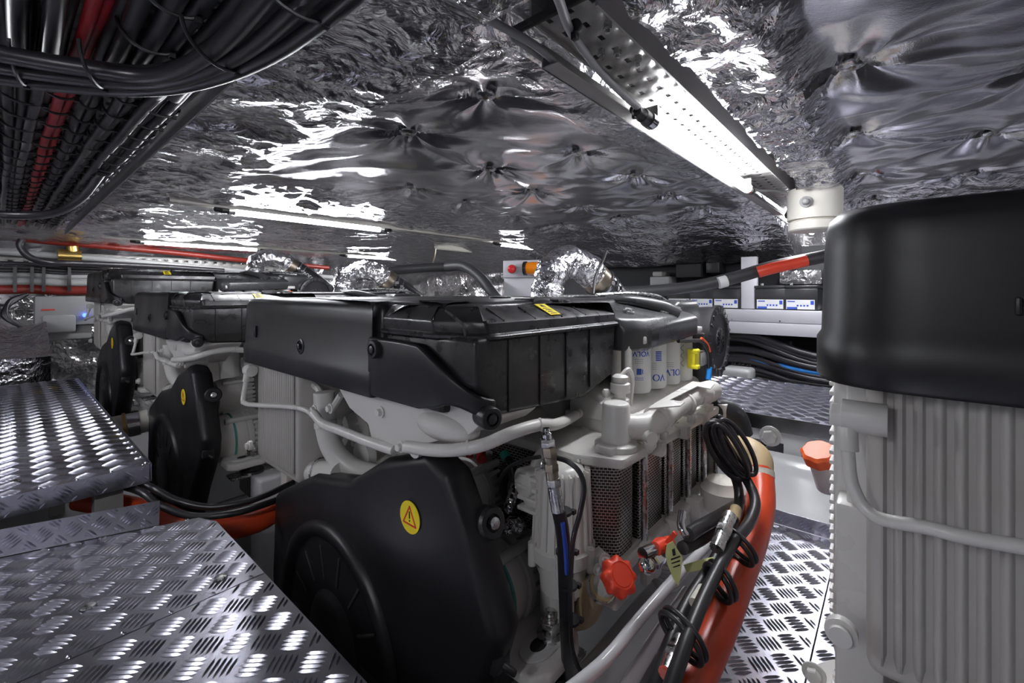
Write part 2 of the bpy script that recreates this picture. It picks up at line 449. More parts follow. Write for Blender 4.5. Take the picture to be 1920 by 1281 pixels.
# ---- air cleaner disc
cd = Vector((2.075, .60, -.215))
mb = MB(); mb.lathe(cd+Vector((0, .16, 0)), (0, -1, 0), [(.10, 0), (.145, .05), (.150, .12), (.150, .15), (.158, .152), (.158, .168), (.150, .172), (.125, .172), (.122, .166), (.10, .164), (.06, .168), (.055, .172), (.03, .172), (.0, .173)], 48)
disc = mb.build('air_cleaner', 'rubber', eng, ang=30)
mb = MB()
for k in range(22):
    a = 2*PI*k/22; c = cd+Vector((.138*math.cos(a), -.014, .138*math.sin(a))); mb.cbox(c, (.022, .006, .007), Matrix.Rotation(-a, 3, 'Y'))
for k in range(6):
    a = PI*k/6; mb.cbox(cd+Vector((0, -.014, 0)), (.10, .006, .006), Matrix.Rotation(a, 3, 'Y'))
mb.lathe(cd+Vector((0, -.008, 0)), (0, -1, 0), [(.056, 0), (.056, .007), (.051, .007), (.051, 0)], 32)
mb.build('star_rib', 'grey_cover', disc)

# ---- main block and lower body
mb = MB(); mb.box((1.20, 1.06, -.92), (1.98, 1.72, -.20)); mb.box((1.02, 1.18, -.90), (1.22, 1.68, -.22)); mb.box((1.22, .84, -.44), (1.98, 1.1, -.22)); mb.box((1.15, 1.12, -1.42), (1.85, 1.60, -.90))
for k in range(4): mb.box((1.28+.17*k, 1.02, -.88), (1.34+.17*k, 1.07, -.46))
block = mb.build('cylinder_block', 'white_rough', eng, bevel=.02, seg=2)
mb = MB(); mb.prism([(1.20, .62, -.36), (1.20, .80, -.30), (1.20, .80, -.40), (1.20, .62, -.42)], (.78, 0, .0)); mb.box((1.2, .60, -.44), (1.98, .82, -.38)); mb.build('filter_shelf', 'white', eng, bevel=.012)
# grey-blue casting between filters and pipes: filter heads
# ---- filters
def cylpt(cu, cv, r, ang, z): return Vector((cu+r*math.cos(ang), cv+r*math.sin(ang), z))
fil = []
for k in range(4):
    cu, cv, r = 1.415+.133*k, .672, .052
    zt, zb = -.15, -.338-.006*k
    mb = MB(); mb.lathe((cu, cv, zb), (0, 0, 1), [(.0, 0), (r*.8, 0), (r*.93, .004), (r, .014), (r, .02), (r, zt-zb-.01), (r*.96, zt-zb)], 36)
    f = mb.build('fuel_filter', 'filter', eng); fil.append(f)
    fa = math.atan2(-cv, -cu)   # facing the aisle end
    def on(x, y, r=r, cu=cu, cv=cv, a0=0, z0=0): return cylpt(cu, cv, r*1.006, a0-x/r, z0-y)
    face = fa+.12
    def mk(sz, s, a, z, m, name='filter_print', b=.0): 
        t = MB(); add_text(t, s, sz, lambda x, y: cylpt(cu, cv, r*1.008, face+a-(x/r), z-y), b); return t.build(name, m, f)
    def bars(lst, m, name='filter_print'):
        t = MB()
        for a, z, w, h in lst:
            n_ = 5; vs = []
            for i in range(n_+1):
                an = face+a+(-w/2+w*i/n_)/r; vs += [cylpt(cu, cv, r*1.007, an, z-h/2), cylpt(cu, cv, r*1.007, an, z+h/2)]
            t.add(vs, [(2*i, 2*i+2, 2*i+3, 2*i+1) for i in range(n_)])
        return t.build(name, m, f)
    if k == 0:
        mk(.024, 'VOLVO', .1, -.203, 'blue_print', b=.0004); mk(.024, 'PENTA', .1, -.183, 'blue_print', b=.0004)
        bars([(.1+.14*(i % 4-1.5), -.222-.006*(i//4), .005, .0018) for i in range(12)], 'label_grey')
        bars([(.1, -.262, .016, .020), (.33, -.262, .003, .016)]+[(.1+.12*(i-2), -.283-.006*j, .003, .003) for i in range(5) for j in range(2)], 'blue_print')
    elif k == 1:
        mk(.022, '230', -.35, -.192, 'label_grey'); bars([(.35, -.21-.006*i, .022, .004) for i in range(6)], 'blue_print')
        bars([(-.2, -.25-.007*i, .04, .0015) for i in range(4)], 'label_grey'); mk(.034, 'VOLVO', -.25, -.300, 'blue_print', b=.0006)
    elif k == 2:
        mk(.026, 'LONG L', -.1, -.178, 'label_grey'); bars([(-.45, -.205-.006*i, .026, .004) for i in range(7)], 'blue_print')
        bars([(.1, -.265-.007*i, .035, .0015) for i in range(3)], 'label_grey'); mk(.034, 'VOLVO', .35, -.300, 'blue_print', b=.0006)
    else:
        bars([(0, -.165, .07, .007)], 'blue_print'); mk(.012, 'PREMIUM', -.1, -.182, 'blue_print')
        mk(.04, 'X', 0, -.22, 'label_grey'); mk(.04, 'X', 0, -.25, 'label_grey'); mk(.04, 'X', 0, -.28, 'label_grey')
# filter head above
mb = MB(); mb.box((1.33, .60, -.165), (1.88, .76, -.14)); mb.cyl((1.33, .70, -.14), (1.33, .70, -.34), .016); mb.cyl((1.305, .645, -.14), (1.30, .64, -.36), .012); mb.build('filter_head', 'white', eng, bevel=.004)
# wiring and plugs between filters and disc
mb = MB(); mb.box((1.90, .60, -.40), (1.97, .68, -.17)); bk = mb.build('wiring_block', 'rubber', eng, bevel=.01)
mb = MB(); q = Vp(1300, 672, .60); mb.cbox(q, (.05, .03, .075)); mb.cbox(q+Vector((-.015, -.012, .03)), (.03, .03, .016)); mb.cbox(q+Vector((-.015, -.012, -.03)), (.03, .03, .016)); mb.build('yellow_connector', 'yellow_plug', eng, bevel=.004)
mb = MB(); q = Vp(1314, 672, .60); mb.cbox(q, (.075, .035, .055)); mb.build('grey_connector', 'grey_cable', eng, bevel=.006)
mb = MB(); mb.cyl(Vp(1330, 688, .58), Vp(1328, 712, .58), .011); mb.build('blue_sleeve', 'blue', eng)
mb = MB()
for dx in (-6, -2, 3): mb.tube([Vp(1290+dx*3, 640, .60), Vp(1318+dx, 640, .59), Vp(1330+dx*.6, 660, .58), Vp(1331+dx*.4, 690, .58)], .007, 8)
mb.build('wire_bundle', 'rubber', eng)
mb = MB(); mb.tube([Vp(1315, 634, .585), Vp(1326, 645, .58), Vp(1331, 660, .575)], .005, 6); mb.build('orange_wire', 'orange_cap', eng)

# ---- intercooler with ribbed front
def corr(v0, v1, u0, depth, pitch, z0, z1, rb=.03):
    nv = int((v1-v0)/pitch*8); rings = []
    zs = [z0, z0+rb*.3, z0+rb, z1]
    g = []
    for i in range(nv+1):
        v = v0+(v1-v0)*i/nv; ph = (v-v0)/pitch*2*PI
        w = max(-1, min(1, 1.6*math.sin(ph)))
        g.append((u0-depth*(.5+.5*w), v))
    vs = []; fs = []
    for z, off in ((z0, .03), (z0+rb*.3, .011), (z0+rb, 0), (z1, 0)):
        vs += [Vector((u+off, v, z)) for u, v in g]
    n = len(g)
    for k in range(3):
        for i in range(n-1): fs.append((k*n+i, k*n+i+1, (k+1)*n+i+1, (k+1)*n+i))
    return vs, fs
mb = MB(); mb.box((.70, 1.635, -.70), (1.02, 2.0, -.20)); ic = mb.build('charge_air_cooler', 'fin', eng, bevel=.018, seg=3)
mb = MB(); mb.add(*corr(1.655, 1.983, .702, .012, .0202, -.69, -.21)); fo = mb.build('ribbed_front', 'fin', ic, ang=60)
# tank side strips seen from the left flank
mb = MB(); mb.box((.86, 2.012, -.80), (1.5, 2.052, -.15)); st = mb.build('side_tank', 'white', eng, bevel=.008, seg=3)
mb = MB()
for k in range(34): mb.box((.90, 2.05, -.785+.0185*k), (1.5, 2.062, -.777+.0185*k))
mb.build('side_fin', 'white', st, bevel=.002)
mb = MB(); mb.box((.80, 1.98, -.95), (.90, 2.045, -.50)); mb.box((.81, 1.985, -.52), (.86, 2.03, -.20)); mb.build('side_flange', 'white', eng, bevel=.008)
# transfer pipe across the ribs
P = [V4(U(1655, 783, .80)), V4(U(1610, 782, .78)), V4(U(1589, 800, .78)), V4(U(1590, 850, .775)), V4(U(1600, 915, .765)), V4(U(1640, 968, .755)), V4(U(1740, 990, .745)), V4(U(1920, 1026, .745)), U(560, 765, .655), U(592, 783, .67)]
mb = MB(); mb.tube(P, .0085, 12); tp = mb.build('vent_pipe', 'white', eng)
mb = MB(); a = V4(U(1612, 782, .785)); mb.cyl(a+Vector((0, -.03, 0)), a+Vector((0, .02, 0)), .022, 24); b = V4(U(1570, 778, .785)); mb.hexnut(b+Vector((0, -.008, 0)), b+Vector((0, .008, 0)), .018); mb.cyl(V4(U(1588, 800, .78)), V4(U(1590, 845, .775)), .0125); mb.build('pipe_union', 'white', tp, bevel=.001)
mb = MB(); a = V4(U(1578, 985+195, .80)); mb.lathe(a, (-1, 0, 0), [(.02, 0), (.02, .012), (.014, .014), (.014, .022)], 20); mb.build('plug', 'white', tp)

# ---- front castings between radiator and thermostat housing
def up(lst, u): return [U(x, y, u) for x, y in lst]
mb = MB(); mb.prism(fillet(up([(600, 690), (640, 715), (690, 800), (690, 860), (750, 880), (760, 960), (600, 960), (600, 880)], .92), .02), (.1, 0, 0)); mb.build('front_plate', 'white_rough', eng, bevel=.008)
mb = MB(); mb.prism(fillet(up([(628, 715), (760, 750), (845, 755), (888, 772), (903, 795), (880, 815), (800, 832), (762, 850), (700, 838), (690, 795), (655, 765)], .68), .012), (.20, 0, 0))
th = mb.build('thermostat_housing', 'white_rough', eng, bevel=.018, seg=4)
mb = MB(); c = U(838, 798, .70); mb.sphere(c, (.045, .105, .036), 28); mb.build('housing_boss', 'white_rough', th)
mb = MB(); 
for p in ((752, 838), (776, 842), (590, 768), (620, 766), (714, 773)): mb.bolt(U(p[0], p[1], .678), (-1, 0, 0), .011)
mb.build('housing_bolt', 'white', th)
mb = MB(); mb.cyl(U(776, 842, .69), U(776, 842, .69)+Vector((.10, -.0, 0)), .024); mb.build('housing_spacer', 'white', th)
mb = MB(); mb.tube([U(608, 735, .745), U(609, 770, .745), U(612, 805, .75), U(626, 846, .765), U(660, 878, .80), U(712, 893, .85), U(780, 905, .90)], .036, 24); cp = mb.build('coolant_pipe', 'white', eng)
mb = MB()
for (x, y), (x2, y2) in (((600, 790), (601, 800)), ): mb.cyl(U(x+10, y, .745), U(x2+10, y2, .745), .0385, 28)
mb.build('pipe_band', 'white', cp)
mb = MB(); mb.tube([U(588, 775, .66), U(606, 795, .66), U(640, 808, .665), U(690, 828, .67), U(740, 845, .68)], .014, 14); mb.build('link_pipe', 'white', eng)
mb = MB(); mb.tube(up([(540, 862), (575, 880), (600, 885), (640, 890)], .76), .040, 20); bh = mb.build('bypass_hose', 'white', eng)
mb = MB(); ring = []
for x in (582, 600): 
    c = U(x, 882, .76); mb.tube([c+Vector((.044*math.sin(a), 0.01*math.sin(a), .044*math.cos(a))) for a in (2*PI*i/16 for i in range(16))], .003, 6, closed=True, sm=1)
mb.build('spring_clip', 'steel', bh)
mb = MB()
for p in ((552, 722), (655, 800), (645, 842), (668, 830), (705, 832), (565, 905), (628, 900)): mb.bolt(U(p[0], p[1], .91), (-1, 0, 0), .014)
mb.tube(up([(572, 710), (600, 735), (592, 770), (615, 775), (640, 740)], .76), .012, 8)
mb.lathe(U(655, 800, .92), (-1, 0, 0), [(.075, 0), (.07, .04), (.05, .05), (.045, .04)], 32)
mb.lathe(U(690, 850, .92), (-1, 0, 0), [(.06, 0), (.055, .03), (.03, .035)], 28)
mb.build('front_boss', 'white', eng)

# ---- belt guard
go = fillet([Vector((.69, v, z)) for v, z in ((1.8285, -.7797), (1.518, -.6279), (1.2627, -.5727), (1.104, -.4761), (1.0143, -.4444), (.8901, -.403), (.8073, -.4347), (.7273, -.5658), (.6376, -.7521), (.6721, -.8625), (.828, -1.0764), (.9936, -1.3524), (1.173, -1.5042), (1.587, -1.5456), (1.794, -1.38), (1.8561, -1.104))], [.0414, .069, .069, .069, .0414, .0414, .0414, .1104, .069, .069, .069, .138, .138, .138, .138, .069], 5)
def ins3(poly, d):
    q = inset([Vector((p.y, p.z)) for p in poly], d); return [Vector((0, a.x, a.y)) for a in q]
ar = sum(go[i-1].y*go[i].z-go[i].y*go[i-1].z for i in range(len(go))); s3 = -1 if ar > 0 else 1
mb = MB(); rr = []
for u, d in ((.7838, .0221), (.7783, .0152), (.759, .0069), (.7314, .0), (.7066, .0055), (.6955, .0138), (.69, .0276)):
    rr.append([Vector((u, p.y, p.z)) for p in ins3(go, s3*d)])
mb.loft(rr); guard = mb.build('belt_guard', 'black', eng, ang=60)
gc = Vector((.69, 1.3593, -1.104))
mb = MB(); mb.lathe(gc+Vector((.0055, 0, 0)), (-1, 0, 0), [(.3616, 0), (.356, .0193), (.3395, .0276), (.3146, .0221), (.3064, .0055), (.2898, .0014), (.1656, .0014), (.1449, .0055), (.1311, .0166), (.1173, .0248), (.0414, .0276), (0, .0276)], 64); pc = mb.build('pulley_dome', 'black', guard, ang=60)
mb = MB()
for k in range(14):
    a = 2*PI*k/14+.276; mb.cbox(gc+Vector((-.0007, .2277*math.sin(a), .2277*math.cos(a))), (.0083, .0097, .1035), Matrix.Rotation(-a, 3, 'X'))
mb.build('vent_slot', 'dark', pc, bevel=.0028)
mb = MB(); c = Vector((.8073, .7397, -.552)); mb.lathe(Vector((.7659, .7355, -.552)), (-.1656, -1, .3036), [(.0386, -.0276), (.0386, .0083), (.0331, .0152), (.0207, .0152), (.0193, .0055)], 28); mb.build('guard_grommet', 'rubber', guard)
mb = MB(); mb.lathe(Vector((.7659, .7355, -.552)), (-.1656, -1, .3036), [(.0138, 0), (.0138, .0221), (.0083, .0248)], 12); mb.build('guard_bolt', 'steel', guard)
mb = MB(); c = U(769, 970, .6872); n_ = 32
mb.lathe(c, (-1, 0, 0), [(.0414, 0), (.0414, .0017), (.0, .0018)], 36); wl = mb.build('warning_label', 'yellow', guard, label='round yellow warning label')
mb = MB(); 
T = [Vector((0, -.0262, -.0179)), Vector((0, .0262, -.0179)), Vector((0, 0, .0276))]
for i in range(3): 
    a, b = T[i], T[(i+1) % 3]; d = (b-a).normalized(); nn = Vector((0, -d.z, d.y))*.0022
    mb.prism([c+a+nn-d*.0014, c+b+nn+d*.0014, c+b-nn+d*.0014, c+a-nn-d*.0014], (-.0025, 0, 0))
mb.build('warning_triangle', 'red_print', wl)
mb = MB(); mb.box(c+Vector((-.0025, -.0022, -.0028)), c+Vector((0, .0022, .0152))); mb.box(c+Vector((-.0025, -.0021, -.011)), c+Vector((0, .0021, -.0069))); mb.build('exclamation_mark', 'label_black', wl)
mb = MB(); mb.box((.70, .655, -.84), (.75, .70, -.80)); mb.cyl((.72, .68, -.82), (.74, .63, -.84), .008); mb.build('guard_foot', 'rubber', guard, bevel=.0055)

# ---- alternators
def alternator(cv, cz, r, u0, name):
    e = r/.076; X = lambda d: u0+d*e
    mb = MB(); mb.lathe((u0, cv, cz), (1, 0, 0), [(r*.55, -.03*e), (r*.9, -.02*e), (r*.98, 0), (r, .02*e), (r*.98, .05*e), (r*.96, .055*e)], 40)
    a = mb.build(name, 'white', eng)
    mb = MB(); mb.lathe((X(.055), cv, cz), (1, 0, 0), [(r*.94, 0), (r*1.02, .004*e), (r*1.02, .016*e), (r*.94, .02*e), (r*.88, .025*e), (r*.86, .07*e), (r*.7, .085*e), (r*.3, .09*e)], 40)
    mb.build('alternator_rear', 'alu', a)
    mb = MB(); nb = 26
    for k in range(nb):
        t = 2*PI*k/nb
        mb.cbox(Vector((X(.100), cv+r*.91*math.cos(t), cz+r*.91*math.sin(t))), (.058*e, r*.13, r*.12), Matrix.Rotation(t, 3, 'X'))
    mb.lathe((X(.122), cv, cz), (1, 0, 0), [(r*.84, 0), (r*.98, .002*e), (r*.98, .014*e), (r*.84, .016*e)], 40)
    mb.build('cooling_rib', 'alu', a, bevel=.0015, seg=1)
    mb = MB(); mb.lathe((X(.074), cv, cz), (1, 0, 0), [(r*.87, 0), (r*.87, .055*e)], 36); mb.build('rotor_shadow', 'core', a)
    mb = MB(); mb.lathe((X(.150), cv, cz), (1, 0, 0), [(r*.96, 0), (r*1.0, .004*e), (r*1.0, .03*e), (r*.9, .036*e), (r*.3, .04*e)], 36); mb.build('rear_cap', 'rubber', a)
    mb = MB()
    for t in (.5, 2.2, 4.0, 5.6):
        mb.cyl((X(-.005), cv+r*1.05*math.cos(t), cz+r*1.05*math.sin(t)), (X(.12), cv+r*1.05*math.cos(t), cz+r*1.05*math.sin(t)), .009*e, 10)
    mb.build('through_bolt', 'alu', a)
    return a
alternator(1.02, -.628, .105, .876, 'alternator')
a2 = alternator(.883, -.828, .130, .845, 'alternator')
mb = MB(); mb.lathe((.872, .883, -.828), (1, 0, 0), [(.129, 0), (.134, .003), (.134, .010), (.129, .012)], 40); mb.build('seal_ring', 'seal', a2)
mb = MB(); mb.cyl((1.0608, .816, -.9384), (1.0608, .7004, -.9248), .0136); mb.hexnut((1.0608, .7344, -.9289), (1.0608, .7167, -.9262), .0204); mb.build('adjuster_bolt', 'steel', a2)
# alternator cables
mb = MB(); mb.tube([D(968, 945, 1.3056), D(958, 920, 1.292), D(963, 893, 1.292), D(958, 868, 1.3056), D(945, 853, 1.3328)], .0109, 10); ac = mb.build('alternator_cable', 'rubber', eng)
mb = MB(); mb.cyl(D(951, 860, 1.3165), D(944, 850, 1.3328), .0136); mb.build('green_sleeve', 'green', ac)
mb = MB(); mb.tube([D(903, 862, 1.36), D(902, 840, 1.428)], .015, 10); mb.tube([D(880, 855, 1.3872), D(886, 838, 1.428)], .0122, 10); mb.build('red_terminal_boot', 'red_cable', ac)
mb = MB()
for i in range(5): mb.tube([D(955+i*6, 960-i*4, 1.2648), D(940+i*7, 905, 1.3328), D(948+i*8, 870, 1.3872)], .0095, 8)
mb.build('sender_wiring', 'hose', eng)
mb = MB()
for i in range(5): mb.sphere(D(930+i*11, 975+((i*7) % 5)*4, 1.2512), (.0245, .0218, .0177), 10)
for i in range(4): mb.sphere(D(955+i*4, 950-12*i, 1.2512), (.0177, .0163, .0204), 10)
mb.build('foil_sleeve', 'foil_wrap', eng)

# ---- hoses along the right flank
mb = MB(); mb.tube([D(762, 838, 1.06), D(830, 845, 1.0), D(900, 836, .98), D(960, 812, 1.0), D(1010, 797, 1.06), D(1045, 795, 1.15), D(1085, 775, 1.4), D(1110, 755, 1.5)], .0145, 16); wh = mb.build('white_hose', 'white', eng)
mb = MB()
for p, q in ((D(877, 840, .984), D(881, 839, .984)), (D(1012, 797, 1.06), D(1017, 796, 1.06))): mb.cyl(p, q, .0165, 20)
mb.build('hose_strap', 'white', wh)
mb = MB(); mb.tube([D(905, 815, 1.365), D(960, 795, 1.456), D(1040, 772, 1.586), D(1090, 757, 1.69)], .0364, 18); mb.build('return_pipe', 'white', eng)
mb = MB(); mb.cyl(D(1096, 745, 1.534), D(1098, 792, 1.456), .0299, 24); mb.cyl(D(1098, 785, 1.456), D(1098, 790, 1.456), .0351, 24); riser = mb.build('pipe_riser', 'white', eng)
mb = MB(); mb.tube([D(1098, 790, 1.456), D(1097, 815, 1.378), D(1083, 850, 1.274), D(1066, 885, 1.17), D(1062, 930, 1.118), D(1063, 1000, 1.118), D(1064, 1100, 1.118), D(1062, 1230, 1.118)], .0175, 16); dp = mb.build('drain_pipe', 'white', eng)
mb = MB(); mb.lathe(D(1068, 1050, 1.118), (0, 0, -1), [(.0195, 0), (.0234, .0052), (.0195, .0104), (.0234, .0156), (.0195, .0234)], 20); mb.build('pipe_collar', 'tan', dp)
mb = MB(); mb.tube([D(1110, 790, 1.56), D(1128, 765, 1.586), D(1125, 740, 1.625), D(1118, 735, 1.69)], .013, 12); mb.build('breather_pipe', 'white', eng)
# centrifuge / separator canister
cc = Vector((.9685, .6656, 0))
mb = MB(); mb.lathe((cc.x, cc.y, -.6955), (0, 0, 1), [(.0585, -.078), (.0624, 0), (.0832, .0052), (.0858, .039), (.0754, .0442), (.0728, .065), (.065, .221), (.052, .2405), (.026, .247)], 40); sep = mb.build('oil_separator', 'white', eng, ang=45)
mb = MB()
for k in range(22):
    t = 2*PI*k/22; mb.prism([Vector((cc.x+r*math.cos(t), cc.y+r*math.sin(t), z)) for r, z in ((.0676, -.65), (.0806, -.65), (.0728, -.4615), (.0585, -.4576))], (.0052*-math.sin(t), .0052*math.cos(t), 0))
mb.build('separator_rib', 'white', sep)
mb = MB()
for k in range(6): 
    t = 2*PI*k/6+.52; mb.cyl((cc.x+.0858*math.cos(t), cc.y+.0858*math.sin(t), -.702), (cc.x+.0858*math.cos(t), cc.y+.0858*math.sin(t), -.6435), .0104, 12)
mb.build('separator_bolt', 'white', sep)
mb = MB(); q = D(1003, 918, 1.196); mb.cyl(q+Vector((-.039, .013, .026)), q+Vector((.052, -.013, .026)), .039, 20); mb.sphere(q, (.039, .039, .052), 14); mb.tube([q+Vector((0, 0, .026)), q+Vector((.013, 0, .078)), q+Vector((.065, -.013, .091)), q+Vector((.104, -.026, .039))], .0156, 12)
for k in range(4): mb.cbox(q+Vector((-.0325, -.0065, -.039+.0286*k)), (.026, .065, .0104))
mb.build('pressure_valve', 'white', sep, bevel=.0026)
mb = MB(); mb.lathe((cc.x+.013, cc.y+.026, -.728), (0, 0, -1), [(.0585, 0), (.0455, .039), (.0455, .13), (.026, .156)], 28); mb.build('separator_base', 'white', sep)

# ---- oil cooler
def plan(pts, z0, z1, m, name, parent, bev=.0078, rad=.026):
    mb = MB(); mb.prism([Vector((p.x, p.y, z0)) for p in fillet([Vector(q) for q in pts], rad, 4)], (0, 0, z1-z0)); return mb.build(name, m, parent, bevel=bev)
oc = plan([(.9945, 1.04), (.9945, .65), (1.04, .5265), (1.82, .5005), (1.859, .546), (1.859, 1.04)], -.4576, -.429, 'white', 'oil_cooler', eng)
mb = MB(); 
for i in range(3):
    u = 1.209+.195*i; mb.box((u, .494, -.4628), (u+.0325, .533, -.4238))
mb.box((1.768, .481, -.468), (1.846, .533, -.4225))
for u, v in ((1.092, .559), (1.3, .559), (1.456, .559), (1.729, .559)): mb.bolt((u, v, -.429), (0, 0, 1), .013)
mb.build('cooler_lug', 'white', oc, bevel=.0026)
for a, b in ((1.027, 1.1609), (1.1856, 1.3455), (1.3676, 1.5054), (1.5288, 1.6614), (1.6874, 1.807)):
    mb = MB(); 
    w = b-a
    mb.box((a, .5525, -.702), (b, .988, -.455)) if a > 1.04 else mb.prism(fillet([Vector((a, .988, -.702)), Vector((a, .611, -.702)), Vector((a+.039, .5525, -.702)), Vector((b, .5525, -.702)), Vector((b, .988, -.702))], .026, 4), (0, 0, .247))
    mb.build('cooler_core', 'meshcore', oc)
for u in (1.1732, 1.3566, 1.5171, 1.6744, 1.82): MB().cyl((u, .5304, -.7085), (u, .5304, -.442), .0097, 14).build('tie_rod', 'steel', oc)
MB().cyl((1.0075, .637, -.7085), (1.0075, .637, -.442), .0097, 14).build('tie_rod', 'steel', oc)
lower = plan([(.9945, 1.04), (.9945, .65), (1.04, .5265), (1.82, .507), (1.859, .546), (1.859, 1.04)], -.7306, -.702, 'white', 'cooler_base', oc)
mb = MB()
for i, u in enumerate((1.144, 1.326, 1.495, 1.651)): mb.prism([(u, .4875, -.689), (u+.065, .4875, -.689), (u+.052, .4875, -.78), (u+.013, .4875, -.78)], (0, .052, 0))
mb.box((1.17, .52, -.819), (1.768, .546, -.715)); mb.box((1.04, .546, -.832), (1.144, .806, -.728)); mb.box((1.17, .585, -.858), (1.82, .78, -.728))
mb.build('cooler_rail', 'white', oc, bevel=.0104)
mb = MB(); mb.cyl((1.3, .52, -.871), (1.3, .52, -.754), .039, 20)
for k in range(9): mb.cyl((1.3, .52, -.8645+.013*k), (1.3, .52, -.8593+.013*k), .0429, 20)
mb.build('drain_filter', 'alu', oc)
mb = MB(); mb.box((1.82, .52, -.806), (1.8525, .78, -.442)); mb.build('cooler_end_plate', 'white', oc, bevel=.0078)

Z3 = lambda x, y: Zp(x, y, -.3146)
# ---- pipe on the cooler
h0 = Vector((1.1115, .585, -.429))
mb = MB(); mb.lathe(h0, (0, 0, 1), [(.0585, 0), (.0585, .0156), (.0403, .0208), (.0377, .117), (.0338, .1248), (.0, .1274)], 32); mb.box((1.04, .559, -.429), (1.209, .611, -.4095)); hs = mb.build('outlet_housing', 'white', eng, bevel=.0026)
mb = MB(); mb.tube([Vector((1.1206, .5785, -.3705)), Vector((1.17, .533, -.3744)), Vector((1.2415, .5135, -.364)), Vector((1.378, .52, -.3562)), Vector((1.534, .52, -.3536)), Vector((1.651, .5135, -.3536)), Vector((1.7355, .52, -.3666)), Vector((1.7875, .559, -.3965)), Vector((1.807, .65, -.416))], .0345, 24, sm=10); op = mb.build('outlet_pipe', 'white', eng)
mb = MB()
for u in (1.2155, 1.43, 1.6185):
    mb.cyl((u, .5161, -.3601), (u+.013, .5161, -.3601), .039, 28); mb.cbox((u+.0065, .494, -.403), (.0156, .0208, .0234))
mb.build('pipe_clamp', 'white', op, bevel=.0013)
mb = MB(); mb.prism([Z3(1215, 768), Z3(1228, 758), Z3(1298, 717), Z3(1340, 722), Z3(1332, 731), Z3(1308, 726), Z3(1255, 752), Z3(1284, 756), Z3(1276, 763)], (0, 0, .0039)); mb.build('pipe_bracket', 'white', op, bevel=.0013)
mb = MB(); q = D(1163, 748, 1.3); mb.lathe(q, (0, 0, 1), [(.026, -.0156), (.026, 0), (.0169, .0052), (.0169, .0156), (.0286, .0208), (.0286, .0455), (.0208, .0494), (.0234, .065), (.0156, .0715), (.0, .0728)], 20); mb.sphere(q+Vector((-.013, .039, .013)), .0143, 10); mb.tube([q+Vector((0, 0, .065)), q+Vector((.026, -.013, .0845)), q+Vector((.052, -.013, .052)), q+Vector((.065, 0, -.026))], .0065, 8); mb.build('bleed_valve', 'white', hs)
mb = MB(); q = D(1212, 816, 1.209); mb.cyl(q, q+Vector((-.0195, -.026, 0)), .0169, 14); mb.sphere(Vector((1.157, .507, -.4134)), .0182, 10); mb.bolt((1.2025, .5525, -.429), (0, 0, 1), .013); mb.build('housing_plug', 'white', hs)

# ---- hydraulic test line and black hose down the side
A = [(1026, 800), (1033, 835), (1036, 870), (1040, 905), (1044, 945), (1048, 965)]
dd = .936
mb = MB(); mb.hexnut(D(1026, 822, dd), D(1027, 838, dd), .0163); mb.lathe(D(1024, 803, dd), D(1026, 822, dd)-D(1024, 803, dd), [(.0072, 0), (.0091, .0039), (.0065, .0078), (.0104, .0117), (.0104, .0234)], 16); f0 = mb.build('hose_fitting', 'chrome', eng)
mb = MB(); mb.hexnut(D(1029, 838, dd), D(1031, 856, dd), .0163); mb.cyl(D(1031, 856, dd), D(1036, 898, dd), .0137, 16); mb.hexnut(D(1033, 868, dd), D(1034, 884, dd), .0163); mb.cyl(D(1035, 868, dd), D(1020, 872, dd), .0065, 12); mb.build('bronze_coupling', 'tan', f0)
mb = MB(); mb.hexnut(D(1037, 897, dd), D(1039, 912, dd), .0163); mb.cyl(D(1039, 912, dd), D(1046, 958, dd), .0143, 16); mb.lathe(D(1013, 870, dd), D(1020, 871, dd)-D(1013, 870, dd), [(.0078, 0), (.0104, .0026), (.0104, .0078)], 12); mb.build('crimp_sleeve', 'steel', f0)
mb = MB(); mb.tube([D(1047, 955, dd), D(1055, 1000, .962), D(1058, 1060, .988), D(1060, 1130, 1.014), D(1063, 1220, 1.066), D(1066, 1290, 1.144)], .0149, 16); vh = mb.build('hydraulic_hose', 'rubber', eng)
mb = MB(); P = [D(1049, 975, .9425), D(1054, 1020, .962), D(1057, 1070, .9776)]; mb.tube([p+Vector((-.0052, -.0117, 0)) for p in P], .0046, 8); mb.build('blue_stripe', 'blue_print', vh)
mb = MB()
for y in (962, 1038, 1100, 1165):
    c = D(1054+(y-962)*.078, y, .962+(y-962)*.0003)
    mb.lathe(c, (0, 0, 1), [(.0182, 0), (.0215, 0), (.0215, .0065), (.0182, .0065)], 20); mb.cbox(c+Vector((.0156, -.0182, .0026)), (.0104, .0104, .0091))
mb.build('hose_tie', 'rubber', vh)
mb = MB(); mb.tube([D(935, 905, 1.196), D(950, 880, 1.105), D(985, 862, 1.04), D(1012, 857, .975)], .0046, 8); mb.tube([D(1040, 858, .949), D(1065, 866, .923), D(1086, 885, .91), D(1095, 915, .91), D(1088, 960, .923), D(1075, 1010, .936), D(1071, 1060, .949), D(1069, 1130, .975), D(1072, 1210, 1.014), D(1085, 1252, 1.04), D(1105, 1285, 1.04)], .0055, 8); mb.build('sensor_cable', 'rubber', eng)

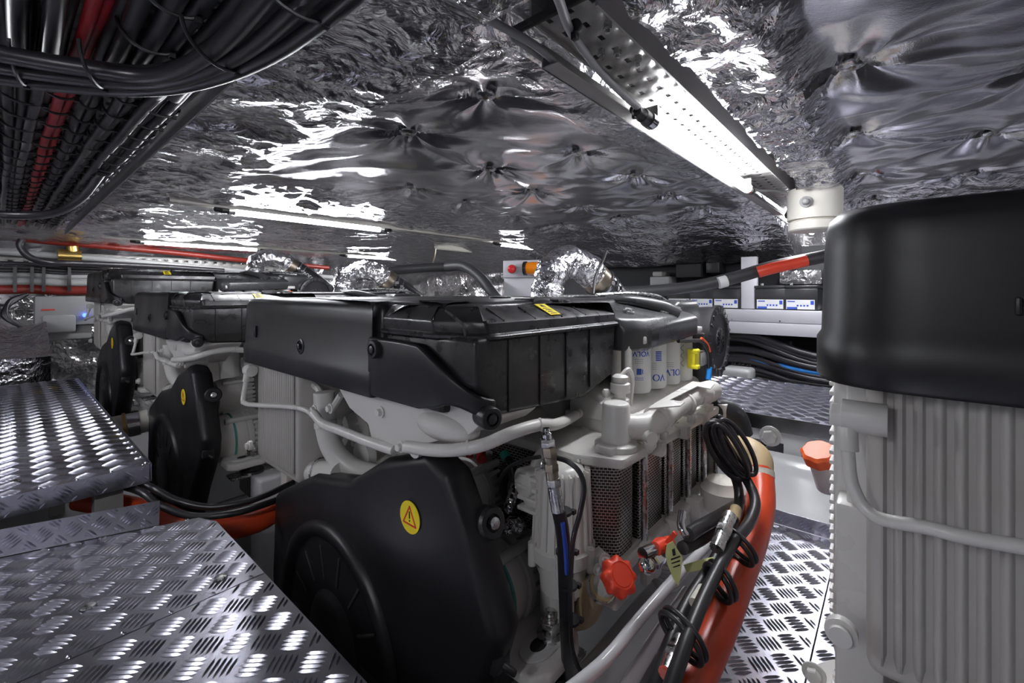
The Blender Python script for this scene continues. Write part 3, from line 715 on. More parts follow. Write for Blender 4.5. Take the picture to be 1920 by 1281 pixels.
# ---- filler neck and red cap
cap_c = D(1158, 1083, 1.04); ax = Vector((-.325, -.806, .806)).normalized()
mb = MB(); pr = []
a_ = ax.orthogonal().normalized(); b_ = ax.cross(a_)
def star(r, h, k=.0, n=64):
    return [cap_c+ax*h+(a_*math.cos(t)+b_*math.sin(t))*(r*(1+k*(.65+.65*math.copysign(abs(math.cos(8*t))**.78, math.cos(8*t))) - k*.65)) for t in (2*PI*i/n for i in range(n))]
mb.loft([star(.0312, -.0156), star(.0364, -.013, .052), star(.0403, -.0052, .17), star(.0403, .013, .17), star(.0364, .0195, .15), star(.0286, .0221, 0), star(.0279, .0202, 0), star(.0247, .0202, 0), star(.024, .0221, 0), star(.0013, .0234, 0)])
cap = mb.build('filler_cap', 'red_cap', eng, ang=50)
base = cap_c-ax*.0156
mb = MB(); mb.cyl(base, base-ax*.0715, .0273, 24); mb.build('filler_neck', 'white', eng)
e0 = base-ax*.0585; mb = MB(); mb.tube([e0, e0-ax*.052+Vector((0, 0, -.0065)), D(1095, 1150, 1.196), D(1050, 1160, 1.287)], .0338, 20); fh = mb.build('filler_hose', 'beige', eng)
mb = MB(); mb.cyl(e0-ax*.0052, e0-ax*.0182, .037, 28); mb.build('neck_clamp', 'steel', fh)
mb = MB(); mb.bolt(D(1122, 1068, 1.092), (-.65, -1, .13), .0104); mb.bolt(D(1133, 1050, 1.092), (-.65, -1, .13), .0117); mb.prism([D(1110, 1080, 1.105), D(1112, 1050, 1.105), D(1135, 1035, 1.105), D(1145, 1060, 1.105)], (.013, .026, 0)); mb.build('neck_bracket', 'white', fh, bevel=.0026)

# ---- feet: mount brackets
def mount(sgn, name='engine_mount'):
    cv = 1.35-sgn*.70; zt = -.90; sh_ = .035
    def w(u, v, z): return Vector((u, 1.35-sgn*(1.35-v-sh_), z))
    pl = [(.80, .60), (.80, .70), (.86, .90), (1.1, .90), (1.02, .70), (1.00, .60), (.96, .575), (.84, .575)]
    mb = MB(); mb.prism([w(u, v, -.93) for u, v in fillet([Vector(p) for p in pl], .03, 4)], (0, 0, .035)); 
    pass
    mt = mb.build(name, 'white', eng, bevel=.01, seg=3)
    mb = MB(); c = w(.905, .645, -.895); mb.prism([c+Vector((x, y, 0)) for x, y in [(.062*math.cos(t)+(.018 if math.cos(t) > 0 else -.018), .040*math.sin(t)) for t in (2*PI*i/28 for i in range(28))]], (0, 0, .008)); mb.build('slot_washer', 'alu', mt, bevel=.003)
    mb = MB(); mb.prism([c+Vector((x-.02, y+.0, .0082)) for x, y in [(.028*math.cos(t), .018*math.sin(t)) for t in (2*PI*i/24 for i in range(24))]], (0, 0, .001)); mb.build('slot', 'dark', mt)
    n0 = c+Vector((.026, -.003*sgn, .008)); mb = MB(); mb.lathe(n0, (0, 0, 1), [(.036, 0), (.036, .006)], 28); mb.hexnut(n0+Vector((0, 0, .006)), n0+Vector((0, 0, .038)), .027); mb.lathe(n0+Vector((0, 0, .038)), (0, 0, 1), [(.015, 0)]+[(.015-.002*(i % 2), .004*i) for i in range(1, 7)]+[(.010, .028)], 20); mb.build('mount_nut', 'steel', mt)
    mb = MB(); mb.lathe(w(.93, .645, -.93), (0, 0, -1), [(.035, 0), (.04, .01), (.04, .03), (.055, .035), (.06, .045)], 28); mb.build('rubber_isolator', 'rubber', mt)
    mb = MB(); mb.box(w(.82, .60, -.985), w(1.04, .69, -.972)) if sgn > 0 else mb.box(Vector((.82, 2.01, -.985)), Vector((1.04, 2.1, -.972))); mb.build('mount_plate', 'steel', mt, bevel=.003)
    return mt
mount(1); mount(-1)
# extra castings low on the right flank
mb = MB(); mb.box((1.10, .98, -.98), (1.6, 1.10, -.72)); mb.box((.86, .80, -.98), (1.12, .90, -.86)); mb.build('sump_casting', 'white_rough', eng, bevel=.02)

# ---- exhaust elbow, foil wrapped
mb = MB()
def lump(t): return .082*(1+.05*math.sin(t*23)+.04*math.sin(t*51+1))
mb.tube([(1.80, 1.33, -.03), (1.80, 1.32, .05), (1.82, 1.30, .115), (1.90, 1.28, .155), (2.02, 1.25, .135), (2.10, 1.24, .085)], lump, 28, sm=8); el = mb.build('exhaust_elbow', 'foil_wrap', eng, ang=70)
mb = MB(); mb.cyl((2.09, 1.24, .09), (2.16, 1.23, .045), .083, 32); ec = mb.build('exhaust_collar', 'tan', eng)
mb = MB(); mb.tube([(2.14, 1.23, .055), (2.22, 1.22, .0), (2.36, 1.20, -.10), (2.55, 1.18, -.25), (2.75, 1.15, -.4)], .088, 28); eh = mb.build('exhaust_hose', 'rubber', eng)
dv = Vector((.21, -.03, -.155)).normalized(); st0 = Vector((2.22, 1.22, .0))
nd = Vector((-.55, -.55, .35)); nd = (nd-dv*nd.dot(dv)).normalized(); sd = nd.cross(dv)
mb = MB(); add_text(mb, 'VOLVO PENTA', .045, lambda x, y: st0+dv*(x+.13)+(nd*math.cos(y/.09)+sd*math.sin(y/.09)*-1)*.0905); mb.build('hose_lettering', 'label_white', eh)
mb = MB()
for o in (.0, .05): 
    c = Vector((2.15, 1.23, .05))+dv*o; mb.lathe(c, dv, [(.088, 0), (.093, .001), (.093, .014), (.088, .015)], 36); mb.cbox(c+nd*.098, (.03, .02, .02))
mb.build('hose_clamp', 'chrome', eh)
mb = MB(); mb.tube([(1.72, 1.0, -.012), (1.9, .92, -.005), (2.05, .86, -.02), (2.1, .82, -.06)], .009, 8); mb.cbox((1.9, 1.15, -.02), (.34, .3, .012)); mb.build('top_bracket', 'steel', eng)
mb = MB(); mb.lathe((1.60, .98, -.03), (0, 0, 1), [(.05, 0), (.05, .012), (.03, .016), (0, .017)], 28); mb.lathe((1.2, 1.1, -.026), (0, 0, 1), [(.04, 0), (.04, .01), (.02, .012)], 24); mb.build('top_cap', 'black', eng)

# ---- the other three engines
for dv_, lab in (((-.06, 1.90, .025), 'white and black marine engine in second place, right behind the big centre engine'),
                 ((-.147, 3.50, .195), 'farthest marine engine, beside the left wall, its black cover highest'),
                 (tuple(O4), 'nearest marine engine cut off by the right frame edge, tall ribbed cooler front')):
    e = copy_tree(eng); e.location = R0+Vector(dv_); e['label'] = lab
    drop = ('filler_', 'neck_', 'hose_fitting', 'hydraulic_hose', 'sensor_cable', 'oil_separator', 'drain_pipe', 'pipe_riser', 'alternator_cable', 'sender_wiring', 'foil_sleeve', 'breather', 'red_terminal')
    if 'farthest' in lab: drop += ('oil_cooler', 'outlet', 'sump_casting', 'return_pipe')
    if 'nearest' in lab: drop = ()
    def rm(o):
        for c in kids(o): rm(c)
        bpy.data.objects.remove(o)
    for c in kids(e):
        if c.name.startswith(drop): rm(c)

# =================================================================================== SETTING
def inpoly(x, y, P):
    c = False; n = len(P)
    for i in range(n):
        x0, y0 = P[i]; x1, y1 = P[i-1]
        if (y0 > y) != (y1 > y) and x < (x1-x0)*(y-y0)/(y1-y0)+x0: c = not c
    return c
def tread(name, poly, org, ea, eb, thick=.004, cell=.064, hgt=.0045, margin=.012, parent=None):
    ea = Vector(ea).normalized(); eb = Vector(eb).normalized(); nn = ea.cross(eb); org = Vector(org)
    if nn.z < 0 or (abs(nn.z) < .3 and nn.x > 0): nn = -nn
    def w(a, b, h=0): return org+ea*a+eb*b+nn*h
    mb = MB(); mb.prism([w(a, b) for a, b in poly], -nn*thick)
    s = math.sqrt(.5); A0 = min(p[0] for p in poly); A1 = max(p[0] for p in poly); B0 = min(p[1] for p in poly); B1 = max(p[1] for p in poly)
    R = int((max(A1-A0, B1-B0)*1.5)/cell)+3; ca, cb_ = (A0+A1)/2, (B0+B1)/2
    pins = inset([Vector(p) for p in poly], 0)
    L = cell*.44; W = cell*.062
    for i in range(-R, R+1):
        for j in range(-R, R+1):
            p, q = i*cell, j*cell; a = ca+(p+q)*s; b = cb_+(p-q)*s
            if not (A0-cell < a < A1+cell and B0-cell < b < B1+cell): continue
            d = (s, s) if (i+j) % 2 else (s, -s); e = (-d[1], d[0])
            for k in range(5):
                o = (k-2)*cell*.185; x, y = a+e[0]*o, b+e[1]*o
                l = L*(1-.06*abs(k-2))
                for q_ in (1, .75, .5, .3, 0):
                    if inpoly(x+d[0]*l*q_, y+d[1]*l*q_, poly) and inpoly(x-d[0]*l*q_, y-d[1]*l*q_, poly): break
                if q_ == 0: continue
                l *= q_
                def pt(f, g, h): return w(x+d[0]*f*l+e[0]*g*W, y+d[1]*f*l+e[1]*g*W, h)
                h = hgt
                vs = [pt(-1, 0, 0), pt(-.5, -.9, 0), pt(.5, -.9, 0), pt(1, 0, 0), pt(.5, .9, 0), pt(-.5, .9, 0), pt(-.55, 0, h), pt(.55, 0, h)]
                mb.add(vs, [(0, 1, 6), (1, 2, 7, 6), (2, 3, 7), (3, 4, 7), (4, 5, 6, 7), (5, 0, 6)])
    return mb.build(name, 'tread', parent, ang=80)

# near plates (z=-.8)
lp1 = tread('floor_plate', [(-1.6, -.9), (.49, -.9), (.49, 1.357), (-1.6, 1.357)], (0, 0, -.80), (1, 0, 0), (0, 1, 0))
tag(lp1, 'large nearest tread plate filling the lower left corner of the floor', 'floor plate', 'aluminium floor plates')
lp2 = tread('floor_plate', [(-1.6, 1.361), (.49, 1.361), (.49, 1.795), (.455, 1.872), (.354, 1.905), (-.005, 2.035), (-1.6, 2.61)], (0, 0, -.80), (1, 0, 0), (0, 1, 0))
tag(lp2, 'narrow tread plate behind the seam, its corner pointing at the belt guard', 'floor plate', 'aluminium floor plates')
for p, o in (((-1.0, 1.0), lp1),): pass
# edge flanges
for o, v0, v1 in ((lp1, -.9, 1.357), (lp2, 1.361, 1.795)):
    mb = MB(); mb.box((.486, v0, -.86), (.490, v1, -.802)); mb.build('plate_flange', 'tread', o)
for (px, py, o) in ((165, 1138, lp1), (413, 1083, lp1),):
    mb = MB(); c = Zp(px, py, -.798); mb.lathe(c, (0, 0, 1), [(.016, 0), (.015, .003), (.008, .0045), (0, .005)], 18); mb.build('plate_screw', 'steel', o)
# kick plate
kp = tread('kick_plate', [(-.0, 0), (2.0, 0), (2.0, .085), (-.0, .085)], (.352, 1.908, -.798), (-.359, .13, 0), (.012, .055, .06), cell=.05)
tag(kp, 'sloping tread plate strip below the raised platform on the left', 'kick plate')
# raised platform
rp = tread('raised_platform', [(-1.8, 2.17), (.37, 2.17), (.37, 4.75), (-1.8, 4.75)], (0, 0, -.66), (1, 0, 0), (0, 1, 0))
tag(rp, 'raised tread plate platform on the far left in front of the back engines', 'platform')
fl = tread('platform_edge', [(-1.8, 0), (.37, 0), (.37, .07), (-1.8, .07)], (0, 2.166, -.73), (1, 0, 0), (0, 0, 1), cell=.055, parent=rp)
f2 = tread('platform_edge', [(2.17, 0), (4.75, 0), (4.75, .07), (2.17, .07)], (.374, 0, -.73), (0, 1, 0), (0, 0, 1), cell=.055, parent=rp)
mb = MB(); mb.box((.22, 2.21, -1.62), (.30, 2.29, -.665)); mb.box((.22, 4.6, -1.62), (.30, 4.68, -.665)); mb.box((-1.6, 2.21, -1.62), (-1.52, 2.29, -.665)); mb.box((-1.6, 4.6, -1.62), (-1.52, 4.68, -.665)); mb.build('platform_post', 'tray', rp)
mb = MB(); c = Zp(28, 902, -.658); mb.lathe(c, (0, 0, 1), [(.016, 0), (.015, .003), (0, .005)], 18); mb.build('plate_screw', 'steel', rp)
# right floor between the engines
fr = tread('floor_plate', [(.2, .17), (2.08, .17), (2.08, .44), (.2, .44)], (0, 0, -.95), (1, 0, 0), (0, 1, 0), cell=.062)
tag(fr, 'tread plate in the aisle beside the red hose', 'floor plate', 'aluminium floor plates')
fr2 = tread('floor_plate', [(.2, -.6), (2.08, -.6), (2.08, .166), (.2, .166)], (0, 0, -.95), (1, 0, 0), (0, 1, 0), cell=.062)
tag(fr2, 'tread plate in the aisle running under the nearest engine', 'floor plate', 'aluminium floor plates')
fu = tread('kick_plate', [(-.6, 0), (.44, 0), (.44, .055), (-.6, .055)], (2.082, 0, -.948), (0, 1, 0), (0, 0, 1), cell=.05)
tag(fu, 'low upturned tread plate edge at the far end of the aisle', 'kick plate')
# rear platform
bp = tread('rear_platform', [(2.68, -1.2), (3.75, -1.2), (3.75, 1.15), (2.68, 1.15)], (0, 0, -.66), (1, 0, 0), (0, 1, 0), cell=.075)
tag(bp, 'raised tread plate walkway behind the aisle, below the batteries', 'platform')
mb = MB(); mb.box((2.672, -1.2, -.735), (2.68, 1.15, -.657)); mb.build('polished_edge', 'chrome', bp)
# supporting frame with openings
mb = MB()
vv = [(-1.2, .02), (.12, .20), (.46, .56), (.95, 1.15)]
mb.box((2.70, -1.2, -.80), (2.73, 1.15, -.74)); mb.box((2.70, -1.2, -1.62), (2.73, 1.15, -1.02))
for a, b in ((-1.2, .16), (.37, .45), (.62, 1.15)): mb.box((2.70, a, -1.02), (2.73, b, -.80))
fpn = mb.build('support_panel', 'gelcoat'); tag(fpn, 'white support panel with rectangular cutouts under the rear walkway', 'support panel')

# floor and hull
mb = MB(); mb.box((-2.6, -3.0, -1.67), (4.7, 7.2, -1.62)); struct(mb.build('floor', 'hull'))
for k, (v0, lab) in enumerate(((.50, 'white engine bed beam under the right side of the centre engine'), (2.02, 'white engine bed beam between the centre and second engines'), (2.42, 'white engine bed beam under the right side of the second engine'), (-1.45, 'white engine bed beam under the nearest engine'), (3.92, 'white engine bed beam under the left side of the second engine'))):
    dz = {2: .03, 4: .03}.get(k, 0)
    mb = MB(); mb.box((.85, v0, -1.62), (4.4, v0+.14, -.985+dz)); o = mb.build('engine_bed_beam', 'gelcoat', bevel=.015, seg=3); tag(o, lab, 'beam', 'engine bed beams')
mb = MB(); rr = []
for i in range(15):
    a = PI/2*i/14; rr.append([Vector((2.12+.55*math.sin(a)*1.0, v, -1.0+.16*(1-math.cos(a))*1.0)) for v in (-.9, .2, .62, .9)])
vs = [p for r in rr for p in r]; fs = [(i*4+j, i*4+j+1, (i+1)*4+j+1, (i+1)*4+j) for i in range(14) for j in range(3)]
mb.add(vs, fs); mb.box((2.10, -.9, -1.62), (2.13, .9, -.99)); o = mb.build('trim_1', 'gelcoat'); struct(o)

# walls
def foil_wall(name, p0, p1, z0, z1, amp=.03, m='foil_wall', nx=90, nz=40, seed=1, nrm=None):
    rs = np.random.RandomState(seed); p0 = Vector(p0); p1 = Vector(p1); d = (p1-p0); n = Vector((-d.y, d.x)).normalized()
    if nrm: n = Vector(nrm)
    ph = rs.rand(12, 3)*6.28; fr = rs.rand(12, 2)*14+3
    vs = []; fs = []
    for i in range(nx+1):
        for j in range(nz+1):
            s = i/nx; z = z0+(z1-z0)*j/nz; x = s*d.length
            h = sum(math.sin(fr[k][0]*x+fr[k][1]*z+ph[k][0])*math.sin(fr[k][1]*x*.7-fr[k][0]*z+ph[k][1])/(1+k*.35) for k in range(12))*amp*.35
            q = p0+d*s+n*h; vs.append((q.x, q.y, z))
    for i in range(nx):
        for j in range(nz):
            a = i*(nz+1)+j; fs.append((a, a+1, a+nz+2, a+nz+1))
    mb = MB(); mb.add(vs, fs); o = mb.build(name, m, origin=(0, 0, 0), ang=60); return struct(o)
foil_wall('wall_left', (-2.6, 6.95), (4.7, 6.95), -1.62, .62, .05, nx=160, nz=50, seed=2)
foil_wall('wall_back', (4.62, -3.0), (4.62, 7.0), -1.62, .62, .05, nx=170, nz=50, seed=3)
foil_wall('wall_right', (-2.6, -3.0), (4.7, -3.0), -1.62, .62, .05, nx=80, nz=30, seed=4)
foil_wall('wall_front', (-2.6, -3.0), (-2.6, 7.0), -1.62, .62, .05, nx=80, nz=30, seed=5)

# ceiling foil
def vnoise(x, y, seed):
    rs = np.random.RandomState(seed); G = rs.rand(256, 256)
    xi = np.floor(x).astype(int); yi = np.floor(y).astype(int); fx = x-xi; fy = y-yi
    fx = fx*fx*(3-2*fx); fy = fy*fy*(3-2*fy); xi &= 255; yi &= 255; x1 = (xi+1) & 255; y1 = (yi+1) & 255
    return (G[xi, yi]*(1-fx)+G[x1, yi]*fx)*(1-fy)+(G[xi, y1]*(1-fx)+G[x1, y1]*fx)*fy
def ridged(x, y, seed): return 1-np.sqrt((2*vnoise(x, y, seed)-1)**2+.012)
PINS = [(.918, .900), (.941, 1.305), (1.575, 1.0), (1.479, 1.423), (2.028, .967), (1.995, 1.579), (2.55, 1.0), (1.448, 1.984), (1.935, 2.088), (2.538, 1.599), (3.1, 1.0), (3.1, 1.6), (2.5, 2.12), (3.1, 2.15),
        (1.39, .084), (2.006, .117), (2.694, .117), (2.342, -.253), (3.019, -.257), (1.72, -.30), (3.4, .117)]
def axis(segs):
    out = []
    for a, b, st in segs:
        n = max(1, int(round((b-a)/st))); out += [a+(b-a)*i/n for i in range(n)]
    return np.array(out+[segs[-1][1]])
au = axis([(-2.6, .1, .06), (.1, .5, .02), (.5, 2.4, .0105), (2.4, 3.4, .016), (3.4, 4.7, .03)])
av = axis([(-3.0, -1.0, .08), (-1.0, -.4, .025), (-.4, 2.2, .0115), (2.2, 3.2, .02), (3.2, 7.0, .035)])
UU, VV = np.meshgrid(au, av, indexing='ij')
def zbase(u, v):
    z = .6+0*u
    z = z-np.clip((u-3.3)/1.1, 0, 1)**1.5*.24
    z = z-np.clip((v-5.9)/1.0, 0, 1)**1.3*.08
    return z
Zc = zbase(UU, VV)
cr = np.zeros_like(UU)+.03
cr = np.maximum(cr, np.clip((.80-UU)/.15, 0, 1)*.55)
cr = np.maximum(cr, np.clip((VV-2.15)/.25, 0, 1)*.5)
cr = np.maximum(cr, np.clip((.42-VV)/.05, 0, 1)*np.clip((VV-.13)/.08, 0, 1)*.8)
cr = np.maximum(cr, np.clip((.80-VV)/.08, 0, 1)*np.clip((VV-.55)/.02, 0, 1)*.3)
cr = np.maximum(cr, np.clip((UU-3.0)/.3, 0, 1)*.45)
# puddled folds
wx = UU+.12*vnoise(UU*4, VV*4, 11); wy = VV+.12*vnoise(UU*4, VV*4, 12)
Zc -= .026*ridged(wx*2.6, wy*1.8, 21)
Zc -= .013*ridged(wx*5.0+wy*3.4, wy*3.0-wx*1.4, 22)
Zc -= .0008*ridged(wx*14, wy*9, 23)
for s, f, a in ((31, 7, .020), (32, 15, .008), (33, 34, .0022)):
    Zc -= cr*a*1.6*ridged(wx*f, wy*f*.75, s)
    Zc -= cr*a*.9*ridged((wx+wy)*f*.8, (wx-wy)*f*1.2, s+10)
pd = np.full_like(UU, 9.)
for i, (pu_, pv_) in enumerate(PINS):
    dx, dy = UU-pu_, VV-pv_; d = np.sqrt(dx*dx+dy*dy); pd = np.minimum(pd, d)
    th_ = np.arctan2(dy, dx)+.5*vnoise(UU*6, VV*6, 50+i)
    rs = np.random.RandomState(i); n1, n2 = rs.randint(5, 8), rs.randint(9, 14); p1, p2 = rs.rand(2)*6.28
    e = np.clip(d/.035, 0, 1)*np.exp(-d/.17)
    Zc += e*(.040*np.abs(np.cos(n1*th_*.5+p1))+.006*np.cos(n2*th_+p2))-e*.01
sag = .038*(1-np.exp(-pd/.13))
quilt = np.clip((VV+.6)/.2, 0, 1)*np.clip((2.5-VV)/.2, 0, 1)*np.clip((UU-.5)/.3, 0, 1)
Zc -= sag*quilt+.03*(1-quilt)
bm_ = (VV > .37) & (VV < .62) & (UU > .6)
Zc = np.where(bm_, np.maximum(Zc, .588), Zc)
for vr in (3.05, 5.55):
    bm_ = (abs(VV-vr-.007) < .085) & (UU > .66) & (UU < 4.3)
    Zc = np.where(bm_, np.maximum(Zc, .562), Zc)
nu, nv = UU.shape
vs = np.stack([UU, VV, Zc], -1).reshape(-1, 3)
idx = np.arange(nu*nv).reshape(nu, nv)
fs = np.stack([idx[:-1, :-1], idx[:-1, 1:], idx[1:, 1:], idx[1:, :-1]], -1).reshape(-1, 4)
me = bpy.data.meshes.new('ceiling'); me.vertices.add(len(vs)); me.vertices.foreach_set('co', vs.ravel())
me.loops.add(fs.size); me.loops.foreach_set('vertex_index', fs.ravel()); me.polygons.add(len(fs)); me.polygons.foreach_set('loop_start', np.arange(0, fs.size, 4)); me.polygons.foreach_set('loop_total', np.full(len(fs), 4))
me.update(calc_edges=True); me.polygons.foreach_set('use_smooth', np.ones(len(fs), bool))
at = me.attributes.new('crinkle', 'FLOAT', 'POINT'); at.data.foreach_set('value', cr.ravel().astype(np.float32))
me.materials.append(M['foil']); ceil = bpy.data.objects.new('ceiling', me); C.objects.link(ceil); struct(ceil)
def zc(u, v):
    i = int(np.argmin(abs(au-u))); j = int(np.argmin(abs(av-v))); return float(Zc[i, j])
mb = MB(); mb.box((-2.6, -3, .64), (4.7, 7, .67)); struct(mb.build('roof', 'hull'))
pin0 = None
for i, (a, b) in enumerate(PINS):
    if pin0 is None:
        mb = MB(); mb.lathe((a, b, zc(a, b)-.006), (0, 0, 1), [(.008, -.007), (.022, -.006), (.030, -.001), (.030, .004), (.016, .012)], 24); pin0 = mb.build('insulation_pin', 'steel')
        mb = MB(); mb.lathe((a, b, zc(a, b)-.006), (0, 0, -1), [(.009, .004), (.009, .008), (.004, .010)], 10); mb.build('pin_tip', 'tan', pin0); o = pin0
    else:
        o = copy_tree(pin0); o.location = (a, b, pin0.location.z+zc(a, b)-zc(*PINS[0]))
    right = b < .2
    tag(o, 'round metal retaining washer pinning the ceiling foil right of the overhead lamp' if right else 'round metal retaining washer pinning the quilted ceiling foil left of the overhead lamp', 'insulation pin', 'pins in the right ceiling foil' if right else 'pins in the middle ceiling foil')

# =================================================================================== LAMPS
def perf(mb, u0, u1, v0, v1, z, pu, hu, rows, hv):
    xs = []; u = u0
    cuts = []
    while u+pu <= u1+1e-6:
        cuts += [(u, u+(pu-hu)/2, 0), (u+(pu-hu)/2, u+(pu+hu)/2, 1), (u+(pu+hu)/2, u+pu, 0)]; u += pu
    w = (v1-v0)/rows; vc = []
    for r in range(rows): a = v0+r*w; vc += [(a, a+(w-hv)/2, 0), (a+(w-hv)/2, a+(w+hv)/2, 1), (a+(w+hv)/2, a+w, 0)]
    for a, b, h in cuts:
        for c, d, g in vc:
            if h and g: continue
            mb.add([(a, c, z), (b, c, z), (b, d, z), (a, d, z)], [(0, 1, 2, 3)])
def lamp(u, v, z, slope, length=1.12, r=.021, lab='', rail=None, clear=True, axis='u'):
    t = empty('strip_light', (u, v, z), lab, 'strip light', 'tube lamps under the ceiling')
    e = Vector((math.cos(slope), 0, math.sin(slope))); a = Vector((u, v, z)); b = a+e*length
    MB().cyl(a+e*.03, b-e*.03, r, 28).build('lamp_tube', 'lamp', t)
    for p, s in ((a, 1), (b, -1)):
        q = p+e*.03*s; MB().cyl(q, q-e*.035*s, r*1.06, 28).build('end_cap', 'chrome', t)
        MB().lathe(q-e*.035*s, -e*s, [(r*.9, 0), (r*.9, .035), (r*.7, .04), (r*.65, .07), (r*.35, .075)], 20).build('cable_gland', 'rubber', t)
        MB().box(q+Vector((-.012, -.02, .0)), q+Vector((.012, .02, r*2.0))).build('lamp_clip', 'chrome', t)
    return t
lamp(1.192, .528, .487, 0, lab='overhead tube lamp nearest the camera, on the perforated bracket')
lamp(3.35, .528, .495, 0, length=1.05, lab='farther tube lamp on the perforated bracket, beyond the round white sounder')
lamp(.90, 3.05, .492, 0, length=1.06, lab='bright tube lamp above the second engine, left of centre')
lamp(3.3, 3.05, .492, 0, length=1.05, lab='distant tube lamp above the foil elbow at mid frame')
lamp(.88, 5.55, .490, 0, length=1.06, lab='bright tube lamp near the left wall, above the farthest engine')
lamp(3.0, 5.55, .490, 0, length=1.05, lab='dim distant tube lamp close to the far left corner')
lamp(.95, -1.95, .492, 0, lab='tube lamp above the nearest engine, hidden by its cover')
lamp(3.3, -1.95, .492, 0, lab='tube lamp in the far right row beyond the nearest engine')
lamp(-1.8, .35, .492, 0, lab='tube lamp on the ceiling behind the camera, right')
lamp(-1.6, 3.05, .492, 0, lab='tube lamp on the ceiling behind the camera, left')

mb = MB(); perf(mb, .70, 4.42, .41, .56, .556, .062, .022, 3, .012)
br = mb.build('lamp_bracket', 'tray', origin=(0, 0, 0)); md = br.modifiers.new('thick', 'SOLIDIFY'); md.thickness = .003
tag(br, 'long white perforated steel bracket carrying the overhead tube lamp', 'bracket')
mb = MB(); mb.box((.70, .404, .515), (4.42, .409, .575)); mb.box((.70, .556, .545), (4.42, .561, .60)); mb.box((.80, .561, .505), (4.42, .605, .508)); mb.box((.80, .602, .505), (4.42, .606, .56)); mb.build('bracket_flange', 'tray', br, origin=(0, 0, 0))
mb = MB(); mb.box((.692, .40, .535), (.704, .61, .552)); mb.build('rubber_edging', 'rubber', br, origin=(0, 0, 0), bevel=.003)
mb = MB()
for u, v in ((.90, .47), (.88, .50), (.80, .44), (.96, .45)): mb.hexnut((u, v, .545), (u, v, .530), .009); mb.cyl((u, v, .53), (u, v, .522), .005, 10)
mb.build('bracket_bolt', 'steel', br, origin=(0, 0, 0))
for v, lab in ((3.05, 'white perforated rail holding the tube lamp above the second engine'), (5.55, 'white rail holding the tube lamp by the left wall')):
    mb = MB(); perf(mb, .62, 4.42, v-.045, v+.06, .532, .08, .02, 2, .012); o = mb.build('lamp_bracket', 'tray', origin=(0, 0, 0)); md = o.modifiers.new('thick', 'SOLIDIFY'); md.thickness = .003
    mb = MB(); mb.box((.60, v-.052, .498), (4.42, v-.046, .56)); mb.box((.60, v+.06, .505), (4.42, v+.064, .56)); mb.build('bracket_flange', 'siren', o, origin=(0, 0, 0)); tag(o, lab, 'bracket')
# insulated white pipe
mb = MB(); mb.tube([D(818, 458, 5.0), D(870, 464, 5.2), D(920, 470, 5.6), D(962, 475, 6.0)], lambda t: .06-.012*t, 16); o = mb.build('insulated_pipe', 'insul'); tag(o, 'cream glass cloth wrapped pipe hanging below the ceiling foil, mid frame', 'pipe')
mb = MB(); mb.tube([D(817, 466, 4.9), D(815, 480, 4.9), D(810, 494, 4.9)], .010, 6); mb.build('torn_tape', 'tan', o)

# cables by the overhead lamp
def cable(name, pts, r, m, lab, cat='cable', group=None, n=12, sm=8):
    mb = MB(); mb.tube(pts, r, n, sm=sm); o = mb.build(name, m); tag(o, lab, cat, group); return o
cable('lamp_cable', [Zp(1025, -60, .48), Zp(1048, 0, .49), Zp(1072, 62, .50), Zp(1115, 122, .50), Zp(1150, 160, .50), Zp(1180, 188, .495), Vector((1.165, .528, .497))], .0085, 'grey_cable', 'grey cable running straight into the black plug of the overhead lamp')
cable('bracket_cable', [Zp(740, -60, .52), Zp(850, 0, .52), Zp(950, 55, .52), Zp(1010, 90, .52), Vector((1.0, .60, .525)), Vector((1.6, .598, .522)), Vector((2.4, .59, .522)), Vector((3.6, .57, .522))], .0085, 'grey_cable', 'upper grey cable sweeping from the top edge onto the lamp bracket', group='grey cables along the bracket')
cable('bracket_cable', [Zp(720, -20, .545), Zp(790, 10, .54), Zp(880, 45, .54), Zp(975, 82, .545), Zp(1030, 125, .54), Vector((1.05, .625, .53)), Vector((1.6, .618, .53)), Vector((2.4, .61, .53)), Vector((3.2, .6, .53))], .0085, 'grey_cable', 'lower grey cable sweeping from the top edge onto the lamp bracket', group='grey cables along the bracket')
cable('lamp_cable', [Vector((2.35, .528, .497)), Vector((2.44, .51, .50)), Vector((2.55, .46, .51)), Vector((2.62, .41, .49)), Vector((2.64, .38, .45))], .007, 'grey_cable', 'short grey cable between the lamp end and the round white sounder')
for px, py in ((1078, 50), (1190, 205)):
    c = Zp(px, py, .503); mb = MB(); mb.lathe(c, (1, .1, 0), [(.012, -.004), (.014, -.004), (.014, .004), (.012, .004)], 16); mb.cbox(c+Vector((0, .0, -.018)), (.012, .012, .014)); o = mb.build('cable_tie', 'rubber', bevel=.001)
    tag(o, 'black cable tie at the rubber edged bracket end' if py < 100 else 'black cable tie just before the overhead lamp plug', 'cable tie')
# sounder
s0 = Vector((2.66, .31, .305))
t = empty('sounder', s0, 'round cream siren hanging under the ceiling beside the near engine', 'siren')
MB().lathe(s0, (0, 0, 1), [(.0, 0), (.105, 0), (.112, .006), (.112, .045), (.106, .048)], 40).build('sounder_cap', 'siren', t)
MB().lathe(s0+Vector((0, 0, .048)), (0, 0, 1), [(.10, 0), (.10, .008), (.116, .008), (.118, .15), (.112, .16), (.0, .16)], 40).build('sounder_body', 'siren', t)
MB().lathe(s0+Vector((-.118, .02, .13)), (-1, 0, 0), [(.026, 0), (.026, .012), (.016, .014), (.014, .035), (.008, .04)], 20).build('cable_gland', 'grey_box', t)
MB().box(s0+Vector((-.06, -.06, .20)), s0+Vector((.06, .06, .27))).build('sounder_base', 'rubber', t)

